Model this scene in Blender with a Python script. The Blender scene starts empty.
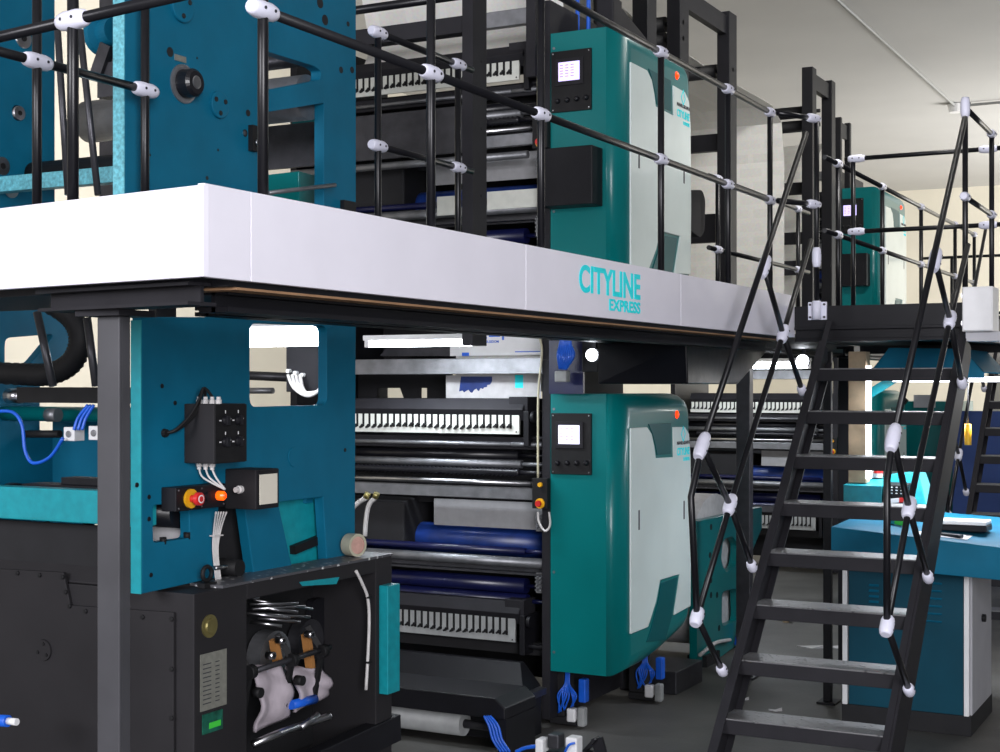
import bpy, bmesh, math, random
from mathutils import Vector, Matrix
from mathutils.geometry import tessellate_polygon
random.seed(4)
COL = bpy.context.scene.collection
PI = math.pi
# ------------------------------------------------------------------ camera maths
F = 1450.0; CX = 500.0; CY = 386.0; H = 1.75; A = math.radians(27.85)
ca, sa = math.cos(A), math.sin(A)
CAM = Vector((0, 0, H)); RT = Vector((ca, sa, 0)); FW = Vector((-sa, ca, 0)); UP = Vector((0, 0, 1))
def at(px, py, X=None, Y=None, Z=None, d=None):
    r = FW + RT*((px-CX)/F) + UP*((CY-py)/F)
    if X is not None: t = X/r.x
    elif Y is not None: t = Y/r.y
    elif Z is not None: t = (Z-H)/r.z
    else: t = d
    return CAM + r*t
def zat(py, x, y): return H + (CY-py)*(-x*sa + y*ca)/F
# ------------------------------------------------------------------ materials
M = {}
def mat(name, col, rough=.5, metal=0, noise=0, nscale=8, bump=0, bscale=60, emit=None, estr=0, coat=0, spec=.5, alpha=1, col2=None):
    m = bpy.data.materials.new(name); m.use_nodes = True; nt = m.node_tree; b = nt.nodes['Principled BSDF']
    b.inputs['Base Color'].default_value = (*col, 1); b.inputs['Roughness'].default_value = rough
    b.inputs['Metallic'].default_value = metal; b.inputs['Coat Weight'].default_value = coat
    b.inputs['Specular IOR Level'].default_value = spec
    tc = None
    if noise or bump:
        tc = nt.nodes.new('ShaderNodeTexCoord')
    if noise:
        n = nt.nodes.new('ShaderNodeTexNoise'); n.inputs['Scale'].default_value = nscale; n.inputs['Detail'].default_value = 6
        nt.links.new(tc.outputs['Object'], n.inputs['Vector'])
        r = nt.nodes.new('ShaderNodeValToRGB'); e = r.color_ramp.elements
        e[0].position = .3; e[1].position = .7
        c2 = col2 or tuple(min(1, c*(1+noise)) for c in col)
        e[0].color = (*[c*(1-noise) for c in col], 1); e[1].color = (*c2, 1)
        nt.links.new(n.outputs['Fac'], r.inputs['Fac']); nt.links.new(r.outputs['Color'], b.inputs['Base Color'])
    if bump:
        n2 = nt.nodes.new('ShaderNodeTexNoise'); n2.inputs['Scale'].default_value = bscale; n2.inputs['Detail'].default_value = 4
        nt.links.new(tc.outputs['Object'], n2.inputs['Vector'])
        bp = nt.nodes.new('ShaderNodeBump'); bp.inputs['Strength'].default_value = bump; bp.inputs['Distance'].default_value = .01
        nt.links.new(n2.outputs['Fac'], bp.inputs['Height']); nt.links.new(bp.outputs['Normal'], b.inputs['Normal'])
    if emit:
        b.inputs['Emission Color'].default_value = (*emit, 1); b.inputs['Emission Strength'].default_value = estr
    M[name] = m; return m
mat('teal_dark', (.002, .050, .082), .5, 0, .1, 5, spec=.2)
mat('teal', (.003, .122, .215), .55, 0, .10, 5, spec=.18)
mat('teal_bright', (.006, .26, .31), .38, 0, .12, 30)
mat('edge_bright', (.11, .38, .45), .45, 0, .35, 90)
mat('swoosh', (.001, .085, .095), .4, spec=.2)
mat('cover_teal', (.001, .155, .158), .30, 0, .06, 3, 0, 60, coat=.12, spec=.3)
mat('panel_white', (.68, .78, .76), .3, 0, .05, 3, coat=.3)
mat('fascia', (.80, .78, .86), .42, 0, .03, 4)
mat('dark', (.008, .008, .0105), .5, 0, .15, 10, spec=.25)
mat('dark_matte', (.007, .007, .009), .8, 0, .2, 12)
mat('graphite', (.019, .0185, .022), .55, 0, .15, 7, spec=.15)
mat('base_grey', (.019, .018, .020), .6, 0, .12, 4, spec=.2)
mat('column_grey', (.046, .046, .052), .5, 0, .15, 6)
mat('black_rod', (.006, .006, .008), .32, 0, .1, 20, spec=.35)
mat('clamp', (.72, .72, .84), .4, 0, .04, 20)
mat('clamp_hole', (.02, .02, .03), .6)
mat('steel', (.50, .50, .52), .28, 1, .15, 15, .05, 100)
mat('steel_dull', (.22, .225, .24), .42, .7, .2, 14, .1, 120)
mat('plate_grey', (.26, .26, .27), .5, 0, .08, 20)
mat('steel_dark', (.06, .06, .068), .4, .6, .2, 14, .1, 120)
mat('rubber', (.009, .009, .010), .6, 0, .15, 20, spec=.25)
mat('rubber_gloss', (.009, .009, .012), .3, 0, .1, 20, spec=.4)
mat('jar_red', (.5, .03, .03), .4)
mat('navy', (.006, .008, .05), .3, 0, .2, 8)
mat('blue_ink', (.010, .035, .19), .35, 0, .35, 9)
mat('blue_tube', (.01, .11, .62), .35, 0, .1, 20)
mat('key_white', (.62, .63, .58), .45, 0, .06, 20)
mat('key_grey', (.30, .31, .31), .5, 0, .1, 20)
mat('white_plastic', (.75, .75, .76), .45, 0, .03, 20)
mat('cable_white', (.58, .56, .55), .5, 0, .08, 30)
mat('cable_cream', (.50, .47, .33), .5, 0, .08, 30)
mat('yellow', (.75, .38, .01), .4, 0, .05, 20)
mat('red', (.55, .02, .02), .35, 0, .05, 20)
mat('orange_glow', (.8, .1, .0), .3, emit=(1, .10, .005), estr=1.6)
mat('orange_core', (.8, .1, .0), .3, emit=(1, .03, .004), estr=1.8)
mat('screen', (.5, .5, .8), .2, emit=(.62, .50, 1), estr=1.25)
mat('screen_low', (.5, .5, .8), .2, emit=(.88, .86, 1), estr=1.1)
mat('screen_ink', (.2, .15, .5), .4, emit=(.35, .22, .8), estr=.8)
mat('cyan', (.0, .80, .86), .5)
mat('ink_black', (.03, .03, .04), .6)
mat('lamp', (1, 1, 1), .4, emit=(.88, .93, 1), estr=16)
mat('soft_glow', (1, 1, 1), .4, emit=(.9, .92, 1), estr=6)
mat('cream', (.70, .66, .56), .7, 0, .05, 1.5, .05, 20)
mat('ceiling', (.50, .495, .485), .8, 0, .06, .6, .05, 5)
mat('plywood', (.30, .17, .09), .7, 0, .2, 6)
mat('stained', (.50, .37, .24), .7, 0, .35, 7)
mat('grey_paint', (.42, .42, .45), .5, 0, .06, 6)
mat('nameplate', (.30, .30, .26), .45, .5, .12, 60)
mat('green_label', (.01, .09, .06), .3, 0, .5, 40)
mat('tape_side', (.42, .40, .30), .25, 0, .05, 30, coat=.4)
mat('tape_core', (.50, .30, .25), .7, 0, .2, 30)
mat('cloth', (.42, .37, .41), .8, 0, .1, 12, .8, 14)
mat('belt', (.38, .17, .05), .6, 0, .1, 20)
mat('brass', (.35, .30, .12), .35, .8, .15, 20)
mat('green', (.05, .55, .05), .5)
mat('blue_panel', (.006, .032, .15), .5, 0, .1, 4)
mat('glass_smoke', (.004, .004, .006), .3, 0, 0, 8, .12, 14, spec=.2)
mat('scrap', (.55, .54, .55), .8, 0, .1, 20)
def floor_mat():
    m = mat('floor_concrete', (.085, .083, .078), .55, 0, .42, 1.6, .2, 60)
    return m
floor_mat()
def newsprint():
    m = bpy.data.materials.new('newsprint'); m.use_nodes = True; nt = m.node_tree; b = nt.nodes['Principled BSDF']
    b.inputs['Roughness'].default_value = .8
    tc = nt.nodes.new('ShaderNodeTexCoord'); mp = nt.nodes.new('ShaderNodeMapping')
    mp.inputs['Rotation'].default_value = (PI/2, 0, 0)
    br = nt.nodes.new('ShaderNodeTexBrick'); br.inputs['Scale'].default_value = 2.2
    br.inputs['Color1'].default_value = (.77, .76, .72, 1); br.inputs['Color2'].default_value = (.795, .785, .745, 1)
    br.inputs['Mortar'].default_value = (.82, .81, .77, 1); br.inputs['Mortar Size'].default_value = .05
    ns = nt.nodes.new('ShaderNodeTexNoise'); ns.inputs['Scale'].default_value = 55
    mx = nt.nodes.new('ShaderNodeMix'); mx.data_type = 'RGBA'; mx.blend_type = 'MULTIPLY'; mx.inputs[0].default_value = .2
    nt.links.new(tc.outputs['Object'], mp.inputs['Vector']); nt.links.new(mp.outputs[0], br.inputs['Vector'])
    nt.links.new(tc.outputs['Object'], ns.inputs['Vector'])
    nt.links.new(br.outputs['Color'], mx.inputs[6]); nt.links.new(ns.outputs['Color'], mx.inputs[7])
    nt.links.new(mx.outputs[2], b.inputs['Base Color']); M['newsprint'] = m
newsprint()
def checker_plate():
    m = bpy.data.materials.new('checker_plate'); m.use_nodes = True; nt = m.node_tree; b = nt.nodes['Principled BSDF']
    b.inputs['Metallic'].default_value = .4; b.inputs['Roughness'].default_value = .38; b.inputs['Base Color'].default_value = (.17, .17, .175, 1)
    tc = nt.nodes.new('ShaderNodeTexCoord'); v = nt.nodes.new('ShaderNodeTexVoronoi'); v.inputs['Scale'].default_value = 42
    nt.links.new(tc.outputs['Object'], v.inputs['Vector'])
    r = nt.nodes.new('ShaderNodeValToRGB'); r.color_ramp.elements[0].position = .1; r.color_ramp.elements[0].color = (1, 1, 1, 1)
    r.color_ramp.elements[1].position = .3; r.color_ramp.elements[1].color = (0, 0, 0, 1)
    nt.links.new(v.outputs['Distance'], r.inputs['Fac'])
    bp = nt.nodes.new('ShaderNodeBump'); bp.inputs['Strength'].default_value = .9; bp.inputs['Distance'].default_value = .006
    nt.links.new(r.outputs['Color'], bp.inputs['Height']); nt.links.new(bp.outputs['Normal'], b.inputs['Normal'])
    M['checker_plate'] = m
checker_plate()
def foot_plate():
    m = M['checker_plate'].copy(); m.name = 'foot_plate'; nt = m.node_tree; b = nt.nodes['Principled BSDF']
    v = [n for n in nt.nodes if n.type == 'TEX_VORONOI'][0]; v.inputs['Scale'].default_value = 34
    r = [n for n in nt.nodes if n.type == 'VALTORGB'][0]
    r2 = nt.nodes.new('ShaderNodeValToRGB'); r2.color_ramp.elements[0].position = .12; r2.color_ramp.elements[0].color = (.75, .75, .76, 1)
    r2.color_ramp.elements[1].position = .3; r2.color_ramp.elements[1].color = (.11, .11, .12, 1)
    nt.links.new(v.outputs['Distance'], r2.inputs['Fac']); nt.links.new(r2.outputs['Color'], b.inputs['Base Color']); M['foot_plate'] = m
foot_plate()
# ------------------------------------------------------------------ mesh builder
class B:
    def __init__(s): s.bm = bmesh.new(); s.mi = 0
    def _f(s, vs, smooth=False):
        try:
            f = s.bm.faces.new(vs); f.smooth = smooth; f.material_index = s.mi; return f
        except ValueError: return None
    def box(s, x0, x1, y0, y1, z0, z1):
        x0, x1 = sorted((x0, x1)); y0, y1 = sorted((y0, y1)); z0, z1 = sorted((z0, z1))
        v = [s.bm.verts.new((x, y, z)) for z in (z0, z1) for y in (y0, y1) for x in (x0, x1)]
        for q in ((0, 2, 3, 1), (4, 5, 7, 6), (0, 1, 5, 4), (2, 6, 7, 3), (0, 4, 6, 2), (1, 3, 7, 5)): s._f([v[i] for i in q])
        return s
    def hexa(s, lo, hi):
        a = [s.bm.verts.new(p) for p in lo]; b = [s.bm.verts.new(p) for p in hi]; n = len(a)
        s._f(a[::-1]); s._f(b)
        for i in range(n): s._f([a[i], a[(i+1) % n], b[(i+1) % n], b[i]])
        return s
    def bar(s, p, q, w, h):      # rectangular bar between two points, h along "up-ish"
        p, q = Vector(p), Vector(q); t = (q-p).normalized(); u = Vector((0, 0, 1))
        if abs(t.z) > .95: u = Vector((0, 1, 0))
        a = t.cross(u).normalized(); c = a.cross(t).normalized()
        lo = [p+a*i*w/2+c*j*h/2 for i, j in ((-1, -1), (1, -1), (1, 1), (-1, 1))]
        return s.hexa(lo, [v+(q-p) for v in lo])
    def rings(s, pts, rad, n=12, caps=True, frame=None):
        pts = [Vector(p) for p in pts]
        if not isinstance(rad, (list, tuple)): rad = [rad]*len(pts)
        prev = None; nrm = None
        for i, p in enumerate(pts):
            t = (pts[min(i+1, len(pts)-1)]-pts[max(i-1, 0)]).normalized()
            if nrm is None:
                nrm = t.cross(Vector((0, 0, 1)) if abs(t.z) < .9 else Vector((1, 0, 0))).normalized()
            else:
                nrm = (nrm - t*nrm.dot(t)).normalized()
            b = t.cross(nrm)
            ring = [s.bm.verts.new(p+(nrm*math.cos(2*PI*k/n)+b*math.sin(2*PI*k/n))*rad[i]) for k in range(n)]
            if prev:
                for k in range(n): s._f([prev[k], prev[(k+1) % n], ring[(k+1) % n], ring[k]], True)
            elif caps: s._f(ring[::-1])
            prev = ring
        if caps: s._f(prev)
        return s
    def tube(s, p, q, r, n=14): return s.rings([p, q], r, n)
    def path(s, pts, r, n=8, sub=5):   # smooth catmull path
        P = [Vector(p) for p in pts]; out = []
        for i in range(len(P)-1):
            a, b, c, d = P[max(i-1, 0)], P[i], P[i+1], P[min(i+2, len(P)-1)]
            for k in range(sub):
                t = k/sub
                out.append(.5*((2*b)+(c-a)*t+(2*a-5*b+4*c-d)*t*t+(3*b-a-3*c+d)*t**3))
        out.append(P[-1]); return s.rings(out, r, n)
    def ribbed(s, pts, r, n, sub):
        P = [Vector(p) for p in pts]; out = []
        for i in range(len(P)-1):
            a, b, c, d = P[max(i-1, 0)], P[i], P[i+1], P[min(i+2, len(P)-1)]
            for k in range(sub):
                t = k/sub; out.append(.5*((2*b)+(c-a)*t+(2*a-5*b+4*c-d)*t*t+(3*b-a-3*c+d)*t**3))
        return s.rings(out, [r if k % 2 else r*.88 for k in range(len(out))], n)
    def lathe(s, p, axis, prof, n=24):  # prof: list of (dist along axis, radius)
        p = Vector(p); ax = Vector(axis).normalized()
        return s.rings_prof(p, ax, prof, n)
    def rings_prof(s, p, ax, prof, n):
        nrm = ax.cross(Vector((0, 0, 1)) if abs(ax.z) < .9 else Vector((1, 0, 0))).normalized(); b = ax.cross(nrm); prev = None
        for j, (h, r) in enumerate(prof):
            ring = [s.bm.verts.new(p+ax*h+(nrm*math.cos(2*PI*k/n)+b*math.sin(2*PI*k/n))*max(r, 1e-4)) for k in range(n)]
            if prev:
                for k in range(n): s._f([prev[k], prev[(k+1) % n], ring[(k+1) % n], ring[k]], False)
            else: s._f(ring[::-1])
            prev = ring
        s._f(prev); return s
    def prism(s, axis, a, b, poly, holes=()):
        """poly in the two other coords: X->(y,z) Y->(x,z) Z->(x,y)"""
        def mk(u, v, w): return {'X': (w, u, v), 'Y': (u, w, v), 'Z': (u, v, w)}[axis]
        loops = [list(poly)]+[list(h) for h in holes]
        flat = [p for l in loops for p in l]
        tris = tessellate_polygon([[Vector((u, v, 0)) for u, v in l] for l in loops])
        va = [s.bm.verts.new(mk(u, v, a)) for u, v in flat]; vb = [s.bm.verts.new(mk(u, v, b)) for u, v in flat]
        if not holes:
            s._f(va); s._f(vb[::-1])
        else:
            for t in tris: s._f([va[i] for i in t]); s._f([vb[i] for i in t][::-1])
        o = 0
        for l in loops:
            n = len(l)
            for i in range(n):
                j = (i+1) % n; s._f([va[o+i], va[o+j], vb[o+j], vb[o+i]])
            o += n
        return s
    def text(s, body, org, ux, uy, width, height, depth=.002):
        cu = bpy.data.curves.new('t', 'FONT'); cu.body = body; cu.extrude = .5; cu.offset = .026
        o = bpy.data.objects.new('t', cu); COL.objects.link(o)
        me = bpy.data.meshes.new_from_object(o.evaluated_get(bpy.context.evaluated_depsgraph_get()))
        xs = [v.co.x for v in me.vertices]; ys = [v.co.y for v in me.vertices]
        x0, x1, y0, y1 = min(xs), max(xs), min(ys), max(ys); org = Vector(org); ux = Vector(ux); uy = Vector(uy); uz = ux.cross(uy)
        vs = [s.bm.verts.new(org+ux*((v.co.x-x0)/(x1-x0)*width)+uy*((v.co.y-y0)/(y1-y0)*height)+uz*(v.co.z*depth)) for v in me.vertices]
        for p in me.polygons: s._f([vs[i] for i in p.vertices])
        bpy.data.objects.remove(o); bpy.data.curves.remove(cu); bpy.data.meshes.remove(me); return s
    def build(s, name, mats, parent=None, bevel=0, seg=2, weld=False):
        if isinstance(mats, str): mats = [mats]
        if weld: bmesh.ops.remove_doubles(s.bm, verts=s.bm.verts, dist=1e-5)
        bmesh.ops.recalc_face_normals(s.bm, faces=s.bm.faces)
        if parent is not None:
            off = Vector((0, 0, 0)); q = parent
            while q: off += q.location; q = q.parent
        else:
            c = [v.co for v in s.bm.verts]
            off = Vector(((min(v.x for v in c)+max(v.x for v in c))/2, (min(v.y for v in c)+max(v.y for v in c))/2, min(v.z for v in c)))
        bmesh.ops.translate(s.bm, verts=s.bm.verts, vec=-off)
        me = bpy.data.meshes.new(name); s.bm.to_mesh(me); s.bm.free()
        for m in mats: me.materials.append(M[m])
        o = bpy.data.objects.new(name, me); COL.objects.link(o)
        if parent is not None: o.parent = parent
        else: o.location = off
        if bevel:
            md = o.modifiers.new('bevel', 'BEVEL'); md.width = bevel; md.segments = seg; md.limit_method = 'ANGLE'; md.angle_limit = math.radians(40); md.harden_normals = False
        return o
def tag(o, label, cat, group=None, kind=None):
    o['label'] = label; o['category'] = cat
    if group: o['group'] = group
    if kind: o['kind'] = kind
    return o
def thing(name, loc, label, cat, group=None):
    o = bpy.data.objects.new(name, None); COL.objects.link(o); o.location = loc; o.empty_display_size = .1
    return tag(o, label, cat, group)
def struct(o): o['kind'] = 'structure'; return o
def copy_tree(o, parent=None):
    c = o.copy(); COL.objects.link(c); c.parent = parent
    for ch in list(o.children): copy_tree(ch, c)
    return c
def rrect(x0, x1, y0, y1, r, n=5):
    pts = []
    for cx, cy, a0 in ((x1-r, y1-r, 0), (x0+r, y1-r, 90), (x0+r, y0+r, 180), (x1-r, y0+r, 270)):
        for k in range(n+1):
            a = math.radians(a0+90*k/n); pts.append((cx+r*math.cos(a), cy+r*math.sin(a)))
    return pts
def circ(x, y, r, n=20, ry=None): return [(x+r*math.cos(2*PI*k/n), y+(ry or r)*math.sin(2*PI*k/n)) for k in range(n)]
def yz(pts, X): return [(p.y, p.z) for p in (at(a, b, X=X) for a, b in pts)]
def xz(pts, Y): return [(p.x, p.z) for p in (at(a, b, Y=Y) for a, b in pts)]
def roundpoly(pts, r, n=4):
    out = []; N = len(pts); rl = r if isinstance(r, (list, tuple)) else [r]*N
    for i in range(N):
        p0, p, p1 = (Vector((*pts[j % N], 0)) for j in (i-1, i, i+1))
        a = (p0-p); b = (p1-p); ra = min(rl[i], a.length*.45); rb = min(rl[i], b.length*.45)
        if rl[i] == 0: out.append((p.x, p.y)); continue
        A_, B_ = p+a.normalized()*ra, p+b.normalized()*rb
        for k in range(n+1):
            t = k/n; q = A_*(1-t)**2+p*2*t*(1-t)+B_*t*t; out.append((q.x, q.y))
    return out
# ------------------------------------------------------------------ setting
struct(B().box(-9, 6, -4, 26, -.2, 0).build('floor', 'floor_concrete'))
cb = B().box(-9, 6, 0, 26, 5.2, 5.4)
struct(cb.build('ceiling', 'ceiling'))
struct(B().box(-9, 6, 26, 26.2, 0, 5.2).build('wall_back', 'cream'))
struct(B().box(-9.2, -9, -4, 26.2, 0, 5.2).build('wall_left', 'cream'))
# ------------------------------------------------------------------ mezzanine
XD = -2.13
C0 = Vector((XD, 2.59)); C1 = at(0, 207, Z=2.21); C1 = Vector((C1.x, C1.y)); dF = (C1-C0).normalized()
CE = C0+dF*2.6
cs_edge = -1.25
mz = thing('mezzanine_walkway', (-2.5, 5, 0), 'raised walkway with white fascia boards wrapping round the upper press level', 'walkway')
ZT, ZB = 2.207, 1.998
nf = Vector((-dF.y, dF.x)); nf = nf if nf.y > 0 else -nf
def flatprism(b, pts2, z0, z1): return b.prism('Z', z0, z1, [tuple(p) for p in pts2])
ff = flatprism(B(), [C0, CE, CE+nf*.02, C0+nf*.02], ZB, ZT).build('front_fascia', 'fascia', mz, .002)
ys = [2.595, at(251, 0, X=XD).y, at(526, 0, X=XD).y, at(681, 0, X=XD).y, at(795, 0, X=XD).y]
pan = []
for i in range(4):
    pan.append(B().box(XD-.02, XD, ys[i]+.001, ys[i+1]-.0015, ZB, ZT+.004).build('side_fascia', 'fascia', mz, .0015))
p0 = at(579, 0, X=XD).y; p1 = at(640, 0, X=XD).y; q0 = at(609, 0, X=XD).y
t = B(); zc = zat(290, XD, p0)
t.text('CITYLINE', (XD+.0015, p0, zat(292, XD, p0)), (0, 1, 0), (0, 0, 1), p1-p0, .099)
t.text('EXPRESS', (XD+.0015, q0, zat(310.5, XD, q0)), (0, 1, 0), (0, 0, 1), p1-q0, .044)
o = t.build('fascia_lettering', 'cyan', pan[2]); o['label'] = 'cyan lettering on the fascia'
YW = 7.27
dk = B(); dk.box(-2.78, XD-.03, 2.72, 14.6, 1.985, 2.02); dk.box(-2.12, -1.275, YW+.02, 8.6, 1.985, 2.02)
dk.prism('Z', 1.985, 2.02, [(-2.79, 2.76), (-4.7, 3.02), (-4.7, 3.30), (-2.79, 3.30)])
dk.build('deck_floor', 'dark', mz)
b = B(); b.box(-2.32, -2.16, 2.75, 7.2, 1.9785, 1.9845); b.build('plywood_strip', 'plywood', mz)
def ibeam_y(b, x, y0, y1, zb, zt, w=.09):
    b.box(x-w/2, x+w/2, y0, y1, zb, zb+.012); b.box(x-w/2, x+w/2, y0, y1, zt-.012, zt); b.box(x-.006, x+.006, y0, y1, zb, zt)
def ibeam_x(b, y, x0, x1, zb, zt, w=.09):
    b.box(x0, x1, y-w/2, y+w/2, zb, zb+.012); b.box(x0, x1, y-w/2, y+w/2, zt-.012, zt); b.box(x0, x1, y-.006, y+.006, zb, zt)
for x, y0, y1, zb_ in ((-2.27, 2.80, 7.2, 1.93), (-2.74, 3.35, 14.5, 1.955), (-2.24, 8.66, 14.5, 1.92)):
    b = B(); ibeam_y(b, x, y0, y1, zb_, 1.984); b.build('long_beam', 'dark', mz)
b = B()
s0, s1 = C0+dF*.10+nf*.09, C0+dF*.66+nf*.09
b.bar((s0.x, s0.y, 1.990), (s1.x, s1.y, 1.990), .09, .008); b.bar((s0.x, s0.y, 1.944), (s1.x, s1.y, 1.944), .09, .008); b.bar((s0.x, s0.y, 1.967), (s1.x, s1.y, 1.967), .01, .042)
b.build('front_beam', 'graphite', mz)
for y in (3.6, 4.4, 5.2, 6.0):
    b = B(); ibeam_x(b, y, -2.69, -2.32, 1.955, 1.978, .06); b.build('cross_beam', 'dark', mz)
b = B(); b.box(XD, -1.24, YW-.02, YW, 2.045, 2.155); b.box(XD, -1.24, YW, YW+.012, 1.99, 2.045); b.box(XD, -1.24, YW-.025, YW+.05, 2.035, 2.05); b.box(XD, -1.24, YW-.02, YW+.03, 1.975, 1.99)
b.build('landing_beam', 'dark', mz, .002)
b = B(); b.box(-1.27, -1.24, YW+.01, 8.6, 1.975, 2.1); b.box(XD, -1.27, 8.6, 8.62, 1.94, 2.15); b.box(-2.2, -2.17, 8.62, 14.6, 1.94, 2.15); b.build('edge_channel', 'dark', mz)
# column near the camera: front flange plus web
c = at(97, 400, d=3.65)
b = B(); b.box(c.x, c.x+.074, c.y, c.y+.012, 0, 1.925); b.box(c.x+.004, c.x+.070, c.y+.0125, c.y+.045, 0, 1.925)
b.build('column', 'column_grey', mz, .003)
B().box(c.x-.045, c.x+.10, c.y-.03, c.y+.10, 1.925, 1.94).build('cap_plate', 'graphite', mz)
b = B(); b.box(c.x+.055, c.x+.066, c.y+.02, c.y+.09, 1.86, 1.90)
for pxx, yy in ((736, 8.35), (838, 8.9), (823, 7.9)):
    p = at(pxx, 400, Y=yy); w = .045 if pxx == 823 else .085
    bb = B(); bb.box(p.x, p.x+w, yy, yy+w*.8, 0.012, 1.94); bb.box(p.x-.03, p.x+w+.03, yy-.03, yy+.1, 0, .012)
    bb.build('column', 'steel_dark' if pxx == 736 else 'dark', mz, .003)
bm_ = b; bm_.bm.free()
# white flange plate of the stair post
fp = at(818, 311, Y=YW-.02)
b = B(); b.box(fp.x-.047, fp.x+.047, YW-.034, YW-.021, fp.z-.045, fp.z+.045)
b.tube((fp.x, YW-.045, fp.z-.043), (fp.x, YW-.045, fp.z+.05), .022); b.mi = 1
for i in (-1, 1):
    for j in (-1, 1): b.tube((fp.x+i*.036, YW-.040, fp.z+j*.032), (fp.x+i*.036, YW-.033, fp.z+j*.032), .006, 8)
b.build('post_flange', ['clamp', 'clamp_hole'], mz)
# ------------------------------------------------------------------ guardrails
R = .0135
def clampmesh(b, p, dirv, L=.10, r=.0235, screws=True, off=None):
    p = Vector(p); d = Vector(dirv).normalized(); b.mi = 0
    b.rings([p-d*L/2, p-d*L*.42, p-d*L*.22, p+d*L*.22, p+d*L*.42, p+d*L/2], [r*.66, r*.84, r, r, r*.84, r*.66], 12)
    if screws:
        t = (CAM-p); t = (t-d*t.dot(d))
        n = Vector((1, 0, 0)) if abs(d.x) < .5 else Vector((0, -1, 0))
        b.mi = 1
        for k in (-1, 1): b.tube(p+d*k*L*.2+n*r*.80, p+d*k*L*.2+n*(r+.0015), .0042, 8)
        b.mi = 0
def rail_thing(name, base, label, posts, rails, clamps, cat='guardrail', group=None, r=R):
    t = thing(name, base, label, cat, group)
    for p, q in posts: B().tube(p, q, r).build('post', 'black_rod', t)
    for pts in rails: (B().tube(pts[0], pts[1], r) if len(pts) == 2 else B().rings(pts, r, 14)).build('rail', 'black_rod', t)
    for cpos, cd in clamps:
        b = B(); clampmesh(b, cpos, cd, r=.0235*r/R, L=.10*r/R); b.build('clamp', ['clamp', 'clamp_hole'], t)
    return t
XR = -2.165; Z0 = 2.02; ZM = 2.667; ZR = 3.10
Ys = [at(p, 0, X=XR).y for p in (263, 431, 541, 661, 728, 770)]
rail_thing('guardrail', (XR, 5, Z0), 'long black tube guardrail along the top edge of the white fascia beside the press covers',
    [((XR, y, Z0), (XR, y, ZR)) for y in Ys], [((XR, Ys[0], ZM), (XR, Ys[-1], ZM)), ((XR, Ys[0], ZR), (XR, Ys[-1], ZR))],
    [((XR, y, z), (0, 1, 0)) for y in Ys for z in (ZM, ZR)])
yk = YW-.045; xk = fp.x
rail_thing('guardrail', (xk, yk, 2.11), 'short black guardrail at the top left of the stair, ending on a white flange',
    [((xk, yk, fp.z+.05), (xk, yk, ZR))], [((XR+.03, Ys[-1]+.03, z), (xk, yk, z)) for z in (ZM, ZR)],
    [((xk-.012, yk-.02, z), (.35, 1, 0)) for z in (ZM, ZR)]+[((xk, yk, 2.4), (0, 0, 1))])
pf = [C0+dF*.525+nf*.05, C0+dF*1.35+nf*.05, C0+dF*2.2+nf*.05]; pc = C0+dF*.06+nf*.05
fd = (dF.x, dF.y, 0)
rail_thing('guardrail', (pf[0].x, pf[0].y, Z0), 'thick black guardrail across the front of the white platform, nearest the camera',
    [((p.x, p.y, Z0), (p.x, p.y, ZR)) for p in pf], [((pc.x, pc.y, z), (pf[-1].x, pf[-1].y, z)) for z in (ZM, ZR)],
    [((p.x, p.y, z), fd) for p in pf for z in (ZM, ZR)], r=.0145)
pi_ = [at(37, 60, X=-3.07), at(145, 90, X=-3.07)]
rail_thing('guardrail', (-3.07, 3.2, Z0), 'short inner guardrail in front of the perforated teal frame',
    [((-3.07, p.y, Z0), (-3.07, p.y, ZR)) for p in pi_], [((-3.07, 2.75, ZM), (-3.07, pi_[1].y+.02, ZM)), ((-3.07, 2.75, ZR), (-3.07, pi_[1].y+.02, ZR))],
    [((-3.07, p.y, z), (0, 1, 0)) for p in pi_ for z in (ZM, ZR)])
pj = [at(378, 35, X=-3.0).y, at(458, 63, X=-3.0).y]
rail_thing('guardrail', (-3.0, 5, Z0), 'inner guardrail between the teal frame and the dark steel upright on the upper level',
    [((-3.0, y, Z0), (-3.0, y, ZR)) for y in pj], [((-3.0, pj[0]-.03, z), (-3.0, pj[1]+.12, z)) for z in (ZM, ZR)],
    [((-3.0, y, z), (0, 1, 0)) for y in pj for z in (ZM, ZR)])
YB = 8.6
rail_thing('guardrail', (-1.8, YB, Z0), 'two-bar black guardrail across the back of the stair landing',
    [((-2.17, YB, Z0), (-2.17, YB, ZR))], [((-2.22, YB, z), (-1.32, YB, z)) for z in (ZM, ZR)],
    [((-2.15, YB, z), (1, 0, 0)) for z in (ZM, ZR)]+[((-1.40, YB, z), (1, 0, 0)) for z in (ZM, ZR)])
rail_thing('guardrail', (-1.26, 7.9, Z0), 'black guardrail with peaked corner post at the right side of the stair landing',
    [((-1.29, 7.27, Z0), (-1.29, 7.27, ZR)), ((-1.30, 8.1, Z0), (-1.30, 8.1, ZR))], [((-1.29, 7.27, z), (-1.30, 8.1, z)) for z in (ZM, ZR)],
    [((-1.29, 7.27, ZR), (0, 0, 1)), ((-1.29, 7.27, ZM), (0, 1, 0)), ((-1.30, 8.1, ZR), (0, 1, 0)), ((-1.30, 8.1, ZM), (0, 1, 0))])
yf = [8.75, 9.9, 11.15, 12.5, 13.4]
rail_thing('guardrail', (-2.3, 11, Z0), 'black guardrail running away along the far walkway behind the landing',
    [((-2.3, y, Z0), (-2.3, y, ZR)) for y in yf], [((-2.3, yf[0]-.3, z), (-2.3, yf[-1], z)) for z in (ZM, ZR)],
    [((-2.3, y, z), (0, 1, 0)) for y in yf for z in (ZM, ZR)], r=.015)
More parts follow.
